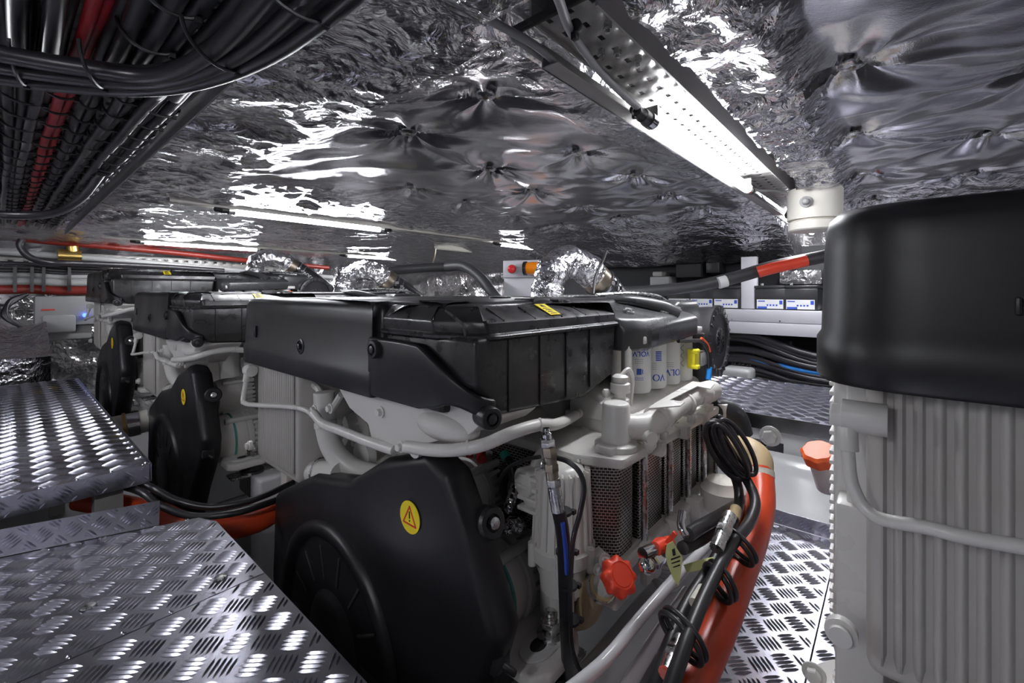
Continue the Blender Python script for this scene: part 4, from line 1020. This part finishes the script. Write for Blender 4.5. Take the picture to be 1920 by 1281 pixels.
# =================================================================================== OVERHEAD CABLE TRAY
mb = MB(); 
tmp = MB(); perf(tmp, -.4, .34, -1.0, 5.2, .50, .0617, .014, 100, .03); o = tmp.build('cable_tray', 'tray', origin=(0, 0, 0)); md = o.modifiers.new('thick', 'SOLIDIFY'); md.thickness = .002
tag(o, 'white perforated cable tray above the black cables at upper left', 'cable tray')
MB().box((.336, -1.0, .47), (.340, 5.2, .53)).build('tray_flange', 'tray', o, origin=(0, 0, 0))
runs = [(-.07, 0), (-.04, 0), (-.015, 0), (.008, 0), (.030, 0), (.052, 0), (.072, 0), (.098, 1), (.118, 1), (.140, 0), (.160, 0), (.192, 0), (.216, 0), (.250, 2), (.276, 0), (.300, 0), (.318, 3)]
for i, (u, k) in enumerate(runs):
    r = (.0115, .0105, .014, .009)[k]; pts = []
    nseg = 44
    for j in range(nseg+1):
        v = -.8+5.4*j/nseg; q = (j % 2)*.0025
        pts.append(Vector((u*(1-.04*v)+.004*math.sin(v*2.1+i)+.0015*math.sin(v*11+i*2), v, .480-.012*(i % 2)-q*.8-.006*math.sin(v*1.3+i))))
    if k == 1: cable('power_cable', pts, r, 'red_cable', 'red cable of the pair running along the overhead tray', group='red overhead cables', sm=3, n=10)
    else: cable('power_cable', pts, r, 'cable', 'black cable running lengthwise on the overhead tray', group='black lengthwise overhead cables', sm=3, n=10)
# second layer of dark cables nearer the camera (over the first metre)
for i, u in enumerate((.02, .055, .14, .17, .20, .235, .265)):
    pts = [Vector((u+.005*math.sin(v*5+i), v, .452-.004*(i % 2)+.03*max(0, v-1.1))) for v in [-.8+.16*k for k in range(14)]]
    cable('power_cable', pts, .014, 'cable', 'thick black cable at the top left, before the crossing bundle', group='thick overhead cables', sm=3, n=12)
# crossing bundle
for i in range(5):
    o_ = i*.024; zz = .40+.012*(i % 2)
    pts = [Vector((.318-o_, -.6, zz+.03)), Vector((.318-o_*.9, .3, zz+.02)), Vector((.308-o_*.8, .62, zz)), Vector((.285-o_*.6, .86+.00*i, zz)), Vector((.215-o_*.3, 1.07-o_*.4, zz)), Vector((.10, 1.20-o_*1.1, zz)), Vector((-.05, 1.27-o_*1.3, zz)), Vector((-.35, 1.30-o_*1.3, zz))]
    cable('power_cable', pts, .0145, 'cable', 'glossy black cable of the bundle that curves across the overhead tray', group='crossing overhead cables', sm=10, n=14)
for i in range(4):
    o_ = i*.03; pts = [Vector((.25, 2.4-o_, .46)), Vector((.235, 2.9-o_, .43)), Vector((.17, 3.25-o_, .40)), Vector((.05, 3.42-o_, .39)), Vector((-.15, 3.5-o_, .39))]
    cable('power_cable', pts, .016, 'cable' if i else 'grey_cable', 'black cable of the far bundle curving left below the overhead tray' if i else 'grey hose curving left below the far overhead bundle', group='far crossing cables' if i else None, sm=8, n=12)
# ties
def arch_tie(c, ax_, w, h):
    mb = MB(); pts = []
    ax_ = Vector(ax_).normalized()
    for k in range(13):
        a = PI*k/12; pts.append(ax_*(-math.cos(a)*w/2)+Vector((0, 0, -math.sin(a)*h)))
    mb.tube(pts, .0030, 6, sm=1); mb.cbox(ax_*(w*.36)+Vector((0, 0, -h*.75-.003)), (.009, .009, .009))
    o = mb.build('cable_tie', 'rubber', origin=(0, 0, 0)); o.location = c; return o
proto = {}
for gi, (u0, u1) in enumerate(((-.005, .08), (.062, .126), (.13, .168), (.182, .226), (.238, .318))):
    for j in range(22):
        v = 1.30+.135*j+.03*gi
        w = u1-u0+.01; uc = (u0+u1)/2*(1-.04*v)
        if gi not in proto: o = proto[gi] = arch_tie((uc, v, .486), (1, .12, 0), w, .036)
        else: o = copy_tree(proto[gi]); o.location = (uc, v, .486)
        tag(o, ('black cable tie around the outermost left overhead cables', 'black cable tie around the red overhead cables', 'black cable tie around the narrow pair right of the red cables', 'black cable tie around the middle pair on the overhead tray', 'black cable tie around the outer cables by the tray edge')[gi], 'cable tie', ('ties, leftmost run', 'ties, red run', 'ties, narrow run', 'ties, middle run', 'ties, edge run')[gi])
for (c, ax_, w, h, lab) in ((Vector((.262, .62, .425)), (1, .15, 0), .13, .045, 'cable tie nearest the top edge on the crossing bundle'), (Vector((.235, .86, .425)), (1, .6, 0), .13, .045, 'cable tie where the crossing bundle begins to bend'), (Vector((.11, 1.10, .425)), (.4, 1, 0), .14, .045, 'cable tie on the bend of the crossing bundle'), (Vector((.02, 1.19, .425)), (.2, 1, 0), .14, .045, 'cable tie on the crossing bundle near the left edge')):
    o = arch_tie(c, ax_, w, h); tag(o, lab, 'cable tie')
for j in range(5):
    o = arch_tie(Vector((.17+.0*j, .35+.16*j, .462)), (1, .1, 0), .09, .04); tag(o, 'black cable tie on the thick cables at the very top left', 'cable tie', 'ties on thick cables')

# =================================================================================== LEFT WALL SERVICES
def wl(px, py, v=6.3): return Vp(px, py, v)
def wline(name, a, b, r, m, lab, v=6.3, cat='pipe', group=None, ext=True):
    A = Vp(*a, v); B = Vp(*b, v); d = (B-A)
    pts = [A-d*.3, A, A+d*.33+Vector((0, 0, .006)), A+d*.66-Vector((0, 0, .006)), B, B+d*.12]
    return cable(name, pts, r, m, lab, cat, group)
wline('red_hose', (150, 458), (580, 499), .032, 'dark_red', 'long thick red hose high on the far left wall', cat='hose')
bpip = wline('supply_pipe', (0, 472), (580, 517), .030, 'grey_box', 'pale pipe with a brass tee running along the far left wall', v=6.25)
mb = MB(); mb.cyl(Vp(108, 479, 6.25), Vp(152, 481, 6.25), .065, 20); mb.cyl(Vp(137, 480, 6.25), Vp(135, 462, 6.25), .05, 20); mb.build('brass_tee', 'brass', bpip)
mb = MB(); perf(mb, -.6, 3.0, 6.36, 6.50, .0, .1, .035, 2, .02)
trv = [(a, 6.45, .335+(b-6.43)) for a, b, c in mb.v]; mb.v = trv; o = mb.build('wall_tray', 'tray', origin=(0, 0, 0)); md = o.modifiers.new('t', 'SOLIDIFY'); md.thickness = .003; tag(o, 'white perforated tray strip on the far left wall', 'cable tray')
for i, (y0, y1, r, m, lab, nm) in enumerate(((493, 503, .018, 'cable', 'upper black cable on the far left wall', 'wall_cable'), (501, 509, .020, 'cable', 'middle black cable on the far left wall', 'wall_cable'), (507, 513, .018, 'cable', 'lower black cable on the far left wall', 'wall_cable'), (516, 519, .024, 'grey_box', 'thin white pipe on the far left wall', 'wall_pipe'), (528, 530, .040, 'grey_box', 'thick pale grey pipe on the far left wall', 'wall_pipe'), (543, 545, .045, 'dark_red', 'lower red hose on the far left wall, behind the farthest engine', 'red_hose'))):
    wline(nm, (0, y0), (165, y1), r, m, lab, v=6.3, cat='cable' if 'cable' in nm else 'pipe')
for x in (28, 60, 82, 130):
    c = Vp(x, 520, 6.24); mb = MB(); mb.box(c+Vector((-.012, -.01, -.14)), c+Vector((.012, .02, .10))); o = mb.build('pipe_strap', 'rubber'); tag(o, 'thin black strap holding the pipes on the left wall', 'strap', 'straps on the left wall pipes')
cable('loop_cable', [Vp(41, 449, 5.9), Vp(38, 462, 5.9), Vp(55, 482, 5.9), Vp(90, 492, 5.95), Vp(150, 494, 6.1), Vp(300, 500, 6.2), Vp(420, 508, 6.2)], .028, 'cable', 'black cable dropping in a loop below the far tray end')
# electronics box
t = empty('charger_unit', Vp(110, 640, 6.1), 'grey wall mounted charger unit with a blue light beside the farthest engine', 'electrical unit')
A = Vp(55, 556, 6.1); B = Vp(172, 634, 6.1)
MB().box((A.x, 6.1, B.z), (B.x, 6.3, A.z-.28)).build('lower_panel', 'grey_box', t, bevel=.015)
MB().box((A.x+.03, 6.04, A.z-.28), (B.x+.1, 6.3, A.z)).build('upper_panel', 'grey_box', t, bevel=.015)
p = Vp(78, 592, 6.03); q = Vp(142, 622, 6.03); MB().box((p.x, 6.0, q.z), (q.x, 6.12, p.z)).build('front_cover', 'grey_box', t, bevel=.02)
c = Vp(160, 591, 6.02); MB().sphere(c, .022, 10).build('indicator_light', 'blue_led', t)
c = Vp(90, 581, 6.035); MB().cbox(c, (.09, .004, .012)).build('red_mark', 'red_print', t)
for k in range(3):
    cable('unit_cable', [Vp(68, 612+3*k, 6.0), Vp(40, 612, 5.95), Vp(12-3*k, 592, 5.95), Vp(18, 565+3*k, 6.0), Vp(50, 552, 6.1)], .018, 'cable', 'black cable looping into the left side of the charger unit', group='cables of the charger unit')
# foil ledge
mb = MB(); 
rr = []
for i in range(25):
    u = -2.2+2.45*i/24; j = .03*math.sin(i*1.9)+.02*math.sin(i*3.7)
    rr.append([Vector((u, 5.0+j, -.60)), Vector((u, 4.98+j*.5, -.50)), Vector((u, 5.12+j, -.44+j*.5)), Vector((u, 5.6, -.30+j)), Vector((u, 6.6, -.28)), Vector((u, 6.6, -1.60)), Vector((u, 5.05, -1.60))])
mb.loft(rr); o = mb.build('foil_blanket', 'foil_wrap', ang=70); tag(o, 'foil covered insulation ledge behind the raised platform at far left', 'insulation blanket')

# =================================================================================== BETWEEN ENGINES 1 AND 2
cable('red_hose', [D(150, 935, 1.75), D(250, 955, 1.75), D(300, 966, 1.72), D(350, 985, 1.68), D(420, 990, 1.68), D(480, 978, 1.75), D(525, 955, 1.85), D(600, 920, 2.1)], .043, 'red_hose', 'red hose passing behind the big belt guard toward the platform', cat='hose', n=24)
hb = cable('hydraulic_hose', [D(200, 905, 1.8), D(262, 922, 1.66), D(300, 948, 1.62), D(360, 968, 1.60), D(430, 964, 1.62), D(490, 948, 1.70), D(540, 930, 1.8)], .0125, 'rubber', 'lower black hose resting on the red hose behind the belt guard', cat='hose', group='black hoses beside the platform corner')
cable('hydraulic_hose', [D(220, 890, 1.8), D(285, 915, 1.68), D(330, 938, 1.66), D(390, 951, 1.68), D(450, 944, 1.72), D(500, 928, 1.78), D(550, 905, 1.9)], .0125, 'rubber', 'upper black hose with pale lettering behind the belt guard', cat='hose', group='black hoses beside the platform corner')
mb = MB(); mb.box((.30, 2.30, -.74), (.36, 2.36, -.67)); o = mb.build('pipe_bracket', 'blue'); tag(o, 'small blue bracket under the raised platform corner', 'bracket')
# silver clamp coupling near engine 3
a = D(205, 805, 2.9); b = D(262, 792, 3.0)
t = empty('shaft_coupling', (a+b)/2, 'white pipe with a polished clamp between the platform and the second engine', 'coupling')
MB().cyl(a-(b-a)*.6, b+(b-a)*.3, .075, 24).build('pipe', 'siren', t); 
MB().cyl(a.lerp(b, .45), a.lerp(b, .55), .085, 24).build('brass_ring', 'brass', t); 
MB().cyl(a.lerp(b, .6), a.lerp(b, 1.0), .083, 24).build('clamp', 'chrome', t)

# =================================================================================== RIGHT LOWER AISLE
rh = cable('red_hose', [Vector((.62, .34, -.82)), Vector((.886, .31, -.772)), Vector((1.059, .30, -.735)), Vector((1.22, .30, -.70)), Vector((1.37, .305, -.685)), Vector((1.52, .315, -.655)), Vector((1.62, .335, -.615)), Vector((1.645, .345, -.59))], .041, 'red_hose', 'thick red hose curving down along the aisle floor', cat='hose', n=28, sm=10)
mb = MB(); mb.tube([Vector((1.640, .343, -.60)), Vector((1.672, .352, -.562)), Vector((1.69, .385, -.545)), Vector((1.72, .43, -.555)), Vector((1.78, .50, -.58))], .042, 24); o = mb.build('elbow_hose', 'beige'); tag(o, 'beige elbow sleeve at the upper end of the thick red hose', 'hose')
mb = MB(); mb.lathe(Vector((1.640, .343, -.597)), (.5, .16, .8), [(.042, -.012), (.045, -.012), (.045, .008), (.042, .008)], 28); o = mb.build('hose_band', 'insul'); tag(o, 'pale tape band between the red hose and its beige elbow', 'hose band')
cable('white_tube', [D(1020, 1330, .85), D(1130, 1243, .90), D(1200, 1160, 1.02), D(1275, 1075, 1.17), D(1350, 1000, 1.35), D(1375, 975, 1.42)], .0128, 'gelcoat', 'long white tube rising diagonally beside the black hoses', cat='pipe', n=18)
cable('white_tube', [D(1140, 1350, .92), D(1195, 1255, 1.0), D(1235, 1190, 1.08), D(1290, 1110, 1.2)], .016, 'gelcoat', 'shorter white tube below the diagonal one', cat='pipe', n=18)
h1 = cable('hydraulic_hose', [D(1215, 1330, .80), D(1245, 1235, .86), D(1290, 1130, .96), D(1335, 1060, 1.06), D(1365, 1000, 1.15), D(1385, 950, 1.25), D(1380, 900, 1.35), D(1350, 850, 1.4), D(1325, 800, 1.45)], .0135, 'rubber', 'black hose lying on the red hose, nearest the oil cooler', cat='hose', group='black hoses along the red hose', n=16)
h2 = cable('hydraulic_hose', [D(1250, 1310, .76), D(1290, 1195, .84), D(1325, 1110, .93), D(1370, 1025, 1.05), D(1405, 980, 1.15), D(1416, 940, 1.22), D(1400, 900, 1.3), D(1370, 860, 1.38), D(1345, 820, 1.42)], .0135, 'rubber', 'black hose with white print hugging the top of the red hose', cat='hose', group='black hoses along the red hose', n=16)
for k, (x, y, d) in enumerate(((1250, 1265, .80), (1343, 1030, 1.02))):
    a = D(x, y, d); b = D(x+26, y-64, d+.07)
    mb = MB(); mb.cyl(a, a.lerp(b, .4), .0155, 18); mb.hexnut(a.lerp(b, .4), a.lerp(b, .62), .019); mb.cyl(a.lerp(b, .62), b, .0155, 18); o = mb.build('hose_coupling', 'steel'); tag(o, 'steel hose coupling nearest the bottom edge' if k == 0 else 'smaller steel hose coupling just behind the yellow tags', 'coupling')
mb = MB(); mb.cyl(D(1305, 1135, .918), D(1322, 1108, .945), .0158, 18); mb.build('paper_band', 'insul', h2)
mb = MB(); mb.cyl(D(1375, 975, 1.19), D(1380, 955, 1.23), .0152, 18); mb.build('gold_band', 'beige', h1)
for k, (p, q, d, d2) in enumerate((((1240, 1150), (1314, 1246), .90, .83), ((1324, 1058), (1368, 1130), 1.02, .97), ((1350, 996), (1410, 1060), 1.12, 1.06))):
    a0 = D(*p, d); a1 = D(*q, d2); mid = a0.lerp(a1, .5); vw = -mid.normalized(); axv = (a1-a0)*.5
    up_ = (axv.normalized().cross(vw)).normalized()
    if up_.z < 0: up_ = -up_
    for s_ in range(2):
        pts = [mid+axv*math.cos(2*PI*i/20)+(vw*.030+up_*.016)*math.sin(2*PI*i/20)+up_*.012*s_ for i in range(20)]
        mb = MB(); mb.tube(pts, .0055, 10, sm=2, closed=True); o = mb.build('hose_loop_tie', 'rubber'); tag(o, ('black tie around the red hose and black hoses, lowest of the three places', 'black tie around the hoses beside the yellow tags', 'topmost black tie around the red hose')[k], 'cable tie', ('lowest hose ties', 'middle hose ties', 'top hose ties')[k])
cable('hydraulic_hose', [D(1290, 1003, 1.05), D(1310, 990, 1.1), D(1345, 970, 1.2), D(1385, 945, 1.4)], .016, 'rubber', 'short black hose with white print under the oil cooler', cat='hose')
cable('hydraulic_hose', [D(1280, 1028, 1.05), D(1320, 1008, 1.15), D(1365, 975, 1.3), D(1400, 940, 1.5)], .015, 'hose', 'short plain black hose below the printed one, under the oil cooler', cat='hose')
cable('elbow_fitting', [D(1280, 960, 1.08), D(1277, 985, 1.06), D(1285, 1001, 1.05), D(1300, 998, 1.07)], .010, 'chrome', 'chrome elbow fitting under the oil cooler', cat='fitting')
# drain valve
t = empty('drain_valve', D(1240, 1030, 1.0602), 'red handled drain valve below the oil cooler, beside the yellow tags', 'valve')
mb = MB(); a = D(1228, 1030, 1.0488); b = D(1255, 1018, 1.0944); mb.cyl(a, b, .016, 16); mb.cyl(D(1238, 1016, 1.0716), D(1243, 1033, 1.0716), .0194, 14); mb.build('valve_body', 'red_cap', t)
MB().cbox(D(1256, 1012, 1.0602), (.0091, .0114, .0513), Matrix.Rotation(.57, 3, 'X')).build('valve_handle', 'red_cap', t, bevel=.0023)
mb = MB(); mb.cyl(D(1205, 1040, 1.026), D(1232, 1028, 1.0602), .0148, 16); mb.sphere(D(1213, 1060, 1.026), .0205, 14); mb.hexnut(D(1225, 1056, 1.0374), D(1240, 1040, 1.0602), .0171); mb.build('valve_pipe', 'chrome', t)
def paper(pts, lab):
    mb = MB(); mb.prism(pts, (.0009, .0009, 0)); o = mb.build('paper_tag', 'tag'); tag(o, lab, 'tag'); return o
pt1 = paper([D(1250, 1022, 1.0089), D(1262, 1015, 1.0146), D(1270, 1030, 1.0089), D(1280, 1045, 1.0032), D(1277, 1075, .9975), D(1272, 1100, .9918), D(1262, 1085, .9918), D(1252, 1060, .9975), D(1248, 1042, 1.0032)], 'yellow paper tag hanging from the red drain valve')
pt2 = paper([D(1282, 1060, 1.0488), D(1315, 1050, 1.0602), D(1338, 1045, 1.0602), D(1344, 1055, 1.0545), D(1330, 1065, 1.0488), D(1300, 1072, 1.0374), D(1288, 1074, 1.0374)], 'yellow paper tag lying sideways over the white tube')
mb = MB(); off = Vector((-.0018, -.0018, 0))
mb.prism([D(1259, 1030, 1.0078)+off, D(1264, 1027, 1.0078)+off, D(1266, 1040, 1.0055)+off, D(1261, 1042, 1.0055)+off], (.0006, 0, 0))
for k in range(4):
    y = 1047+k*8; mb.prism([D(1257+k, y, 1.0021)+off, D(1274, y-6, 1.0021)+off, D(1274, y-3, 1.0021)+off, D(1257+k, y+3 if k == 0 else y+1.71, 1.0021)+off], (.0006, 0, 0))
mb.build('tag_print', 'label_black', pt1)
# coiled cable
for k in range(7):
    c = D(1362+k*2.2, 838+k*1.0, 1.36-.012*k); a_ax = (D(1392, 885, 1.33)-D(1336, 788, 1.33))*(.54-.025*(k % 4)); vw = -c.normalized(); sd = a_ax.normalized().cross(vw).normalized(); c = c+sd*(.008*((k*3) % 7-3)); b_ax = sd*(.014+.004*((k*5) % 7))+vw*(.012*((k % 3)-1))
    mb = MB(); mb.tube([c+a_ax*math.cos(2*PI*i/20)+b_ax*math.sin(2*PI*i/20) for i in range(20)], .0068, 10, sm=3, closed=True); o = mb.build('coiled_cable', 'cable'); tag(o, 'loop of the black coiled cable hanging at the rear end of the oil cooler', 'cable', 'loops of the coiled cable')
mb = MB(); mb.tube([D(1320, 775, 1.7), D(1350, 770, 1.7), D(1378, 785, 1.7), D(1388, 815, 1.7)], .045, 20); o = mb.build('rubber_elbow', 'rubber'); tag(o, 'fat black rubber elbow behind the coiled cable', 'hose')
mb = MB(); mb.lathe(D(1355, 955, 1.5), (0, 0, 1), [(.06, 0), (.07, .02), (.07, .07), (.055, .085), (.05, .10), (.03, .105)], 24); o = mb.build('strainer_bowl', 'siren'); tag(o, 'pale strainer bowl behind the short black hoses', 'strainer')
# stuff in the cutout
for k in range(4):
    cable('bilge_cable', [D(1425, 872+4*k, 3.0), D(1450, 880+3*k, 3.0), D(1475, 870+2*k, 3.0), D(1485, 845, 3.05), D(1465, 828, 3.1), D(1430, 832, 3.1)], .018, 'cable', 'black cable curled inside the cutout under the rear walkway', group='cables in the cutout')
# orange cap of the nearest engine side
t = empty('filler_pipe', D(1548, 880, 1.3), 'orange screw cap on a white filler neck peeking out left of the nearest engine', 'filler')
c = D(1537, 853, 1.3); axx = Vector((-.45, .15, .88)).normalized(); mb = MB(); aa = axx.orthogonal().normalized(); bb = axx.cross(aa)
def st2(r, h, k): return [c+axx*h+(aa*math.cos(q)+bb*math.sin(q))*r*(1+k*math.cos(8*q)) for q in (2*PI*i/64 for i in range(64))]
mb.loft([st2(.04, -.02, 0), st2(.044, -.018, .04), st2(.046, .012, .05), st2(.038, .020, .03), st2(.001, .021, 0)]); mb.build('filler_cap', 'orange_cap', t)
MB().cyl(c-axx*.02, c-axx*.12, .034, 24).build('filler_neck', 'gelcoat', t)

# =================================================================================== BACK: batteries, shelf, boxes
mb = MB(); mb.box((4.05, -1.6, -.243), (4.12, 2.3, -.145)); sh = mb.build('battery_shelf', 'panel', bevel=.004); tag(sh, 'long pale grey shelf rail under the batteries on the back wall', 'shelf')
mb = MB(); mb.box((4.045, -1.6, -.345), (4.12, 2.3, -.247)); mb.build('lower_rail', 'panel', sh, bevel=.004)
mb = MB(); mb.box((4.12, -1.6, -.16), (4.55, 2.3, -.148)); mb.build('shelf_board', 'panel', sh)
mb = MB()
for v in (.7, 1.05, 1.5, .2, -.3): mb.lathe((4.05, v, -.23), (-1, 0, 0), [(.009, 0), (.006, .004)], 10)
mb.build('shelf_screw', 'steel', sh)
xs = [(1255, 1291), (1296, 1334), (1340, 1382), (1420, 1467), (1475, 1526)]
bat0 = None
names = ['leftmost battery on the shelf, partly hidden by the centre engine', 'second battery from the left on the shelf', 'battery on the shelf just left of the grey post', 'battery on the shelf just right of the grey post', 'rightmost visible battery, next to the nearest engine']
for i, (x0, x1) in enumerate(xs):
    c = U((x0+x1)/2, 580, 4.13)
    if bat0 is None:
        o = empty('battery', (4.13, c.y, -.146), names[0], 'battery', 'batteries on the back shelf'); bat0 = o
        MB().box((4.13, c.y-.115, -.146), (4.42, c.y+.115, .03)).build('battery_case', 'battery', o, bevel=.01)
        MB().box((4.13, c.y-.118, .03), (4.42, c.y+.118, .055)).build('battery_lid', 'battery', o, bevel=.008)
        lb = MB().box((4.126, c.y-.095, -.135), (4.130, c.y+.095, -.06)).build('battery_label', 'label_white', o)
        mb = MB(); mb.box((4.1245, c.y+.02, -.135), (4.126, c.y+.09, -.118)); mb.box((4.1245, c.y-.09, -.098), (4.126, c.y-.068, -.068)); mb.box((4.1245, c.y+.035, -.078), (4.126, c.y+.085, -.070))
        for k in range(4): mb.box((4.1245, c.y-.055+.022*k, -.113), (4.126, c.y-.043+.022*k, -.100))
        mb.build('label_print', 'blue_print', lb)
        MB().cyl((4.2, c.y+.07, .055), (4.2, c.y+.07, .075), .012, 12).build('terminal', 'steel', o)
    else:
        o = copy_tree(bat0); o.location = (4.13, c.y, -.146); o['label'] = names[i]
c = U(1405, 560, 4.16); mb = MB(); mb.box((4.14, c.y-.06, -.14), (4.2, c.y+.06, .30)); o = mb.build('shelf_post', 'panel', bevel=.004); tag(o, 'grey upright post between the batteries', 'post')
# dark recess boards behind upper shelf
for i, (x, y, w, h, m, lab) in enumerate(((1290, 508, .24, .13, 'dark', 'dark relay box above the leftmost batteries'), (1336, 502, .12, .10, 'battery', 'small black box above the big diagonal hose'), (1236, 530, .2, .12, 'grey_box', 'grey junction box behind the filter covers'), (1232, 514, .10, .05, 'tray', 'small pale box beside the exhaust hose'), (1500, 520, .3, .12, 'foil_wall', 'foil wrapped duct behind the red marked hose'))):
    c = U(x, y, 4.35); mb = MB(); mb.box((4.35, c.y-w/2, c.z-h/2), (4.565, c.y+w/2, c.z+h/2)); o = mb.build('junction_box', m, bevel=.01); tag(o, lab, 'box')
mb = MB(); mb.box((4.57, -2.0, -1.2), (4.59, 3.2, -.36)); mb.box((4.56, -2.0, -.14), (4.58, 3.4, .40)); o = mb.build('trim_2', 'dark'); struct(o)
for i in range(9):
    r_ = random.Random(i)
    y0 = 640+i*7; cable('bay_cable', [Vector((4.2+.04*(i % 4), 2.2, -.42-.035*i)), Vector((4.1+.05*(i % 3), 1.6, -.48-.04*i+.08*r_.random())), Vector((4.15, 1.0, -.42-.04*i+.1*r_.random())), Vector((4.1, .4, -.5-.03*i)), Vector((4.2, -.6, -.45-.03*i))], .022 if i % 3 else .03, 'cable' if i != 4 else 'blue', 'black cable hanging in the bay under the battery shelf' if i != 4 else 'blue cable in the bay under the battery shelf', group='cables under the battery shelf' if i != 4 else None)
for k, (x, y) in enumerate(((1420, 690), (1480, 735), (1530, 690), (1395, 720))):
    c = D(x, y, 3.9); mb = MB(); 
    rs = random.Random(k); pts = []
    c.x = min(c.x, 4.3); mb.sphere(c, (.14, .2, .12), 24); mb.v = [tuple(Vector(p)+Vector((rs.uniform(-.012, .012), rs.uniform(-.012, .012), rs.uniform(-.012, .012)))) for p in mb.v]
    o = mb.build('foil_bundle', 'foil_wrap', ang=80); tag(o, ('crumpled foil lump under the battery shelf, left of the vertical cable', 'crumpled foil lump resting low above the rear walkway', 'crumpled foil lump next to the nearest engine edge', 'smallest crumpled foil lump beside the air cleaner disc')[k], 'foil')
cable('bay_cable', [D(1480, 640, 3.7), D(1483, 680, 3.7), D(1487, 730, 3.7)], .03, 'cable', 'thick vertical black cable between the foil lumps')
c = D(1385, 700, 3.7); mb = MB(); mb.cbox(c, (.2, .22, .10)); o = mb.build('motor_housing', 'alu', bevel=.03, seg=3); tag(o, 'small aluminium housing right of the air cleaner disc', 'housing')
# big diagonal hose
bh = cable('transfer_hose', [D(1130, 550, 2.9), D(1220, 546, 2.9), D(1300, 538, 2.9), D(1380, 520, 2.85), D(1450, 500, 2.8), D(1540, 482, 2.75), D(1640, 460, 2.7)], .040, 'hose', 'thick dark hose with a red strip rising across the batteries', cat='hose', n=24)
pts = [D(1418, 511, 2.80), D(1450, 502, 2.76), D(1508, 489, 2.72)]
mb = MB(); off = Vector((-.012, -.012, .0)); mb.tube([p+off for p in pts], .036, 20); mb.build('red_strip', 'red_cap', bh)
mb = MB(); mb.tube([D(1347, 531, 2.84), D(1362, 527, 2.835)], .038, 20, sm=2); mb.build('white_sticker', 'label_white', bh)
# alarm box
A = D(930, 492, 3.4)
t = empty('alarm_box', D(968, 556, 3.4), 'pale grey alarm box with red lamp and amber beacon at centre back', 'alarm box')
wd = (-EV[0], -EV[1])
dirv = Vector((.35, -.94, 0)).normalized(); dep = Vector((.94, .35, 0)); P0 = D(943, 555, 3.4)
def ab(w0, w1, z0, z1, d0, d1):
    vs = []
    for w_ in (w0, w1):
        for d_ in (d0, d1):
            for z_ in (z0, z1): q = P0+dirv*w_+dep*d_; vs.append(Vector((q.x, q.y, P0.z+z_)))
    mb = MB(); mb.add(vs, [(0, 1, 3, 2), (4, 6, 7, 5), (0, 4, 5, 1), (2, 3, 7, 6), (0, 2, 6, 4), (1, 5, 7, 3)]); return mb
ab(0, .40, -.2, .15, .02, .2).build('cabinet', 'panel', t, bevel=.004)
ab(-.0, .42, .14, .27, 0, .2).build('lamp_panel', 'panel', t, bevel=.004)
c = P0+dirv*.075+Vector((0, 0, .205)); MB().lathe(c, -dep, [(.034, 0), (.034, .01), (.028, .022), (0, .03)], 24).build('red_lamp', 'red_lens', t)
c = P0+dirv*.19+Vector((0, 0, .205)); MB().lathe(c-dep*.05, dirv, [(.052, 0), (.052, .02), (.045, .024)], 28).build('beacon_base', 'rubber', t); MB().lathe(c-dep*.05+dirv*.024, dirv, [(.045, 0), (.047, .03), (.047, .12), (.035, .14), (0, .145)], 28).build('amber_beacon', 'amber', t)
# dark hoses by the exhausts
cable('rubber_hose', [D(838, 500, 3.6), D(870, 500, 3.5), D(900, 520, 3.4), D(925, 552, 3.3), D(960, 600, 3.3)], .04, 'hose', 'black hose bending down left of the alarm box', cat='hose')
cable('rubber_hose', [D(690, 518, 5.0), D(720, 510, 4.9), D(760, 505, 4.8), D(840, 500, 4.8)], .05, 'hose', 'grey hose end between the two farther foil elbows', cat='hose')
cable('sensor_lead', [D(1137, 470, 2.35), D(1130, 490, 2.3), D(1116, 520, 2.25), D(1112, 552, 2.2)], .007, 'cable', 'thin black lead hanging beside the nearest foil elbow')

# lift everything to floor datum
for o in bpy.data.objects:
    if o.parent is None: o.location.z += ZH

# =================================================================================== CAMERA, LIGHT
cd_ = bpy.data.cameras.new('camera'); cam = bpy.data.objects.new('camera', cd_); C.objects.link(cam)
cam.location = (0, 0, ZH); cam.rotation_euler = (PI/2, 0, math.atan2(-.755, .656)); cd_.sensor_width = 36; cd_.lens = F/1920*36
cd_.shift_y = -(640.5-CY)/1920; cd_.clip_start = .02; SC.camera = cam
w = bpy.data.worlds.new('world'); SC.world = w; w.use_nodes = True; w.node_tree.nodes['Background'].inputs[0].default_value = (.5, .52, .6, 1); w.node_tree.nodes['Background'].inputs[1].default_value = .05
SC.view_settings.view_transform = 'Standard'; SC.view_settings.look = 'None'; SC.view_settings.gamma = 1; SC.view_settings.use_curve_mapping = False; SC.view_settings.exposure = 0
SC.cycles.use_denoising = True
SC.cycles.max_bounces = 10; SC.cycles.glossy_bounces = 6; SC.cycles.diffuse_bounces = 4
SC.cycles.sample_clamp_indirect = 8
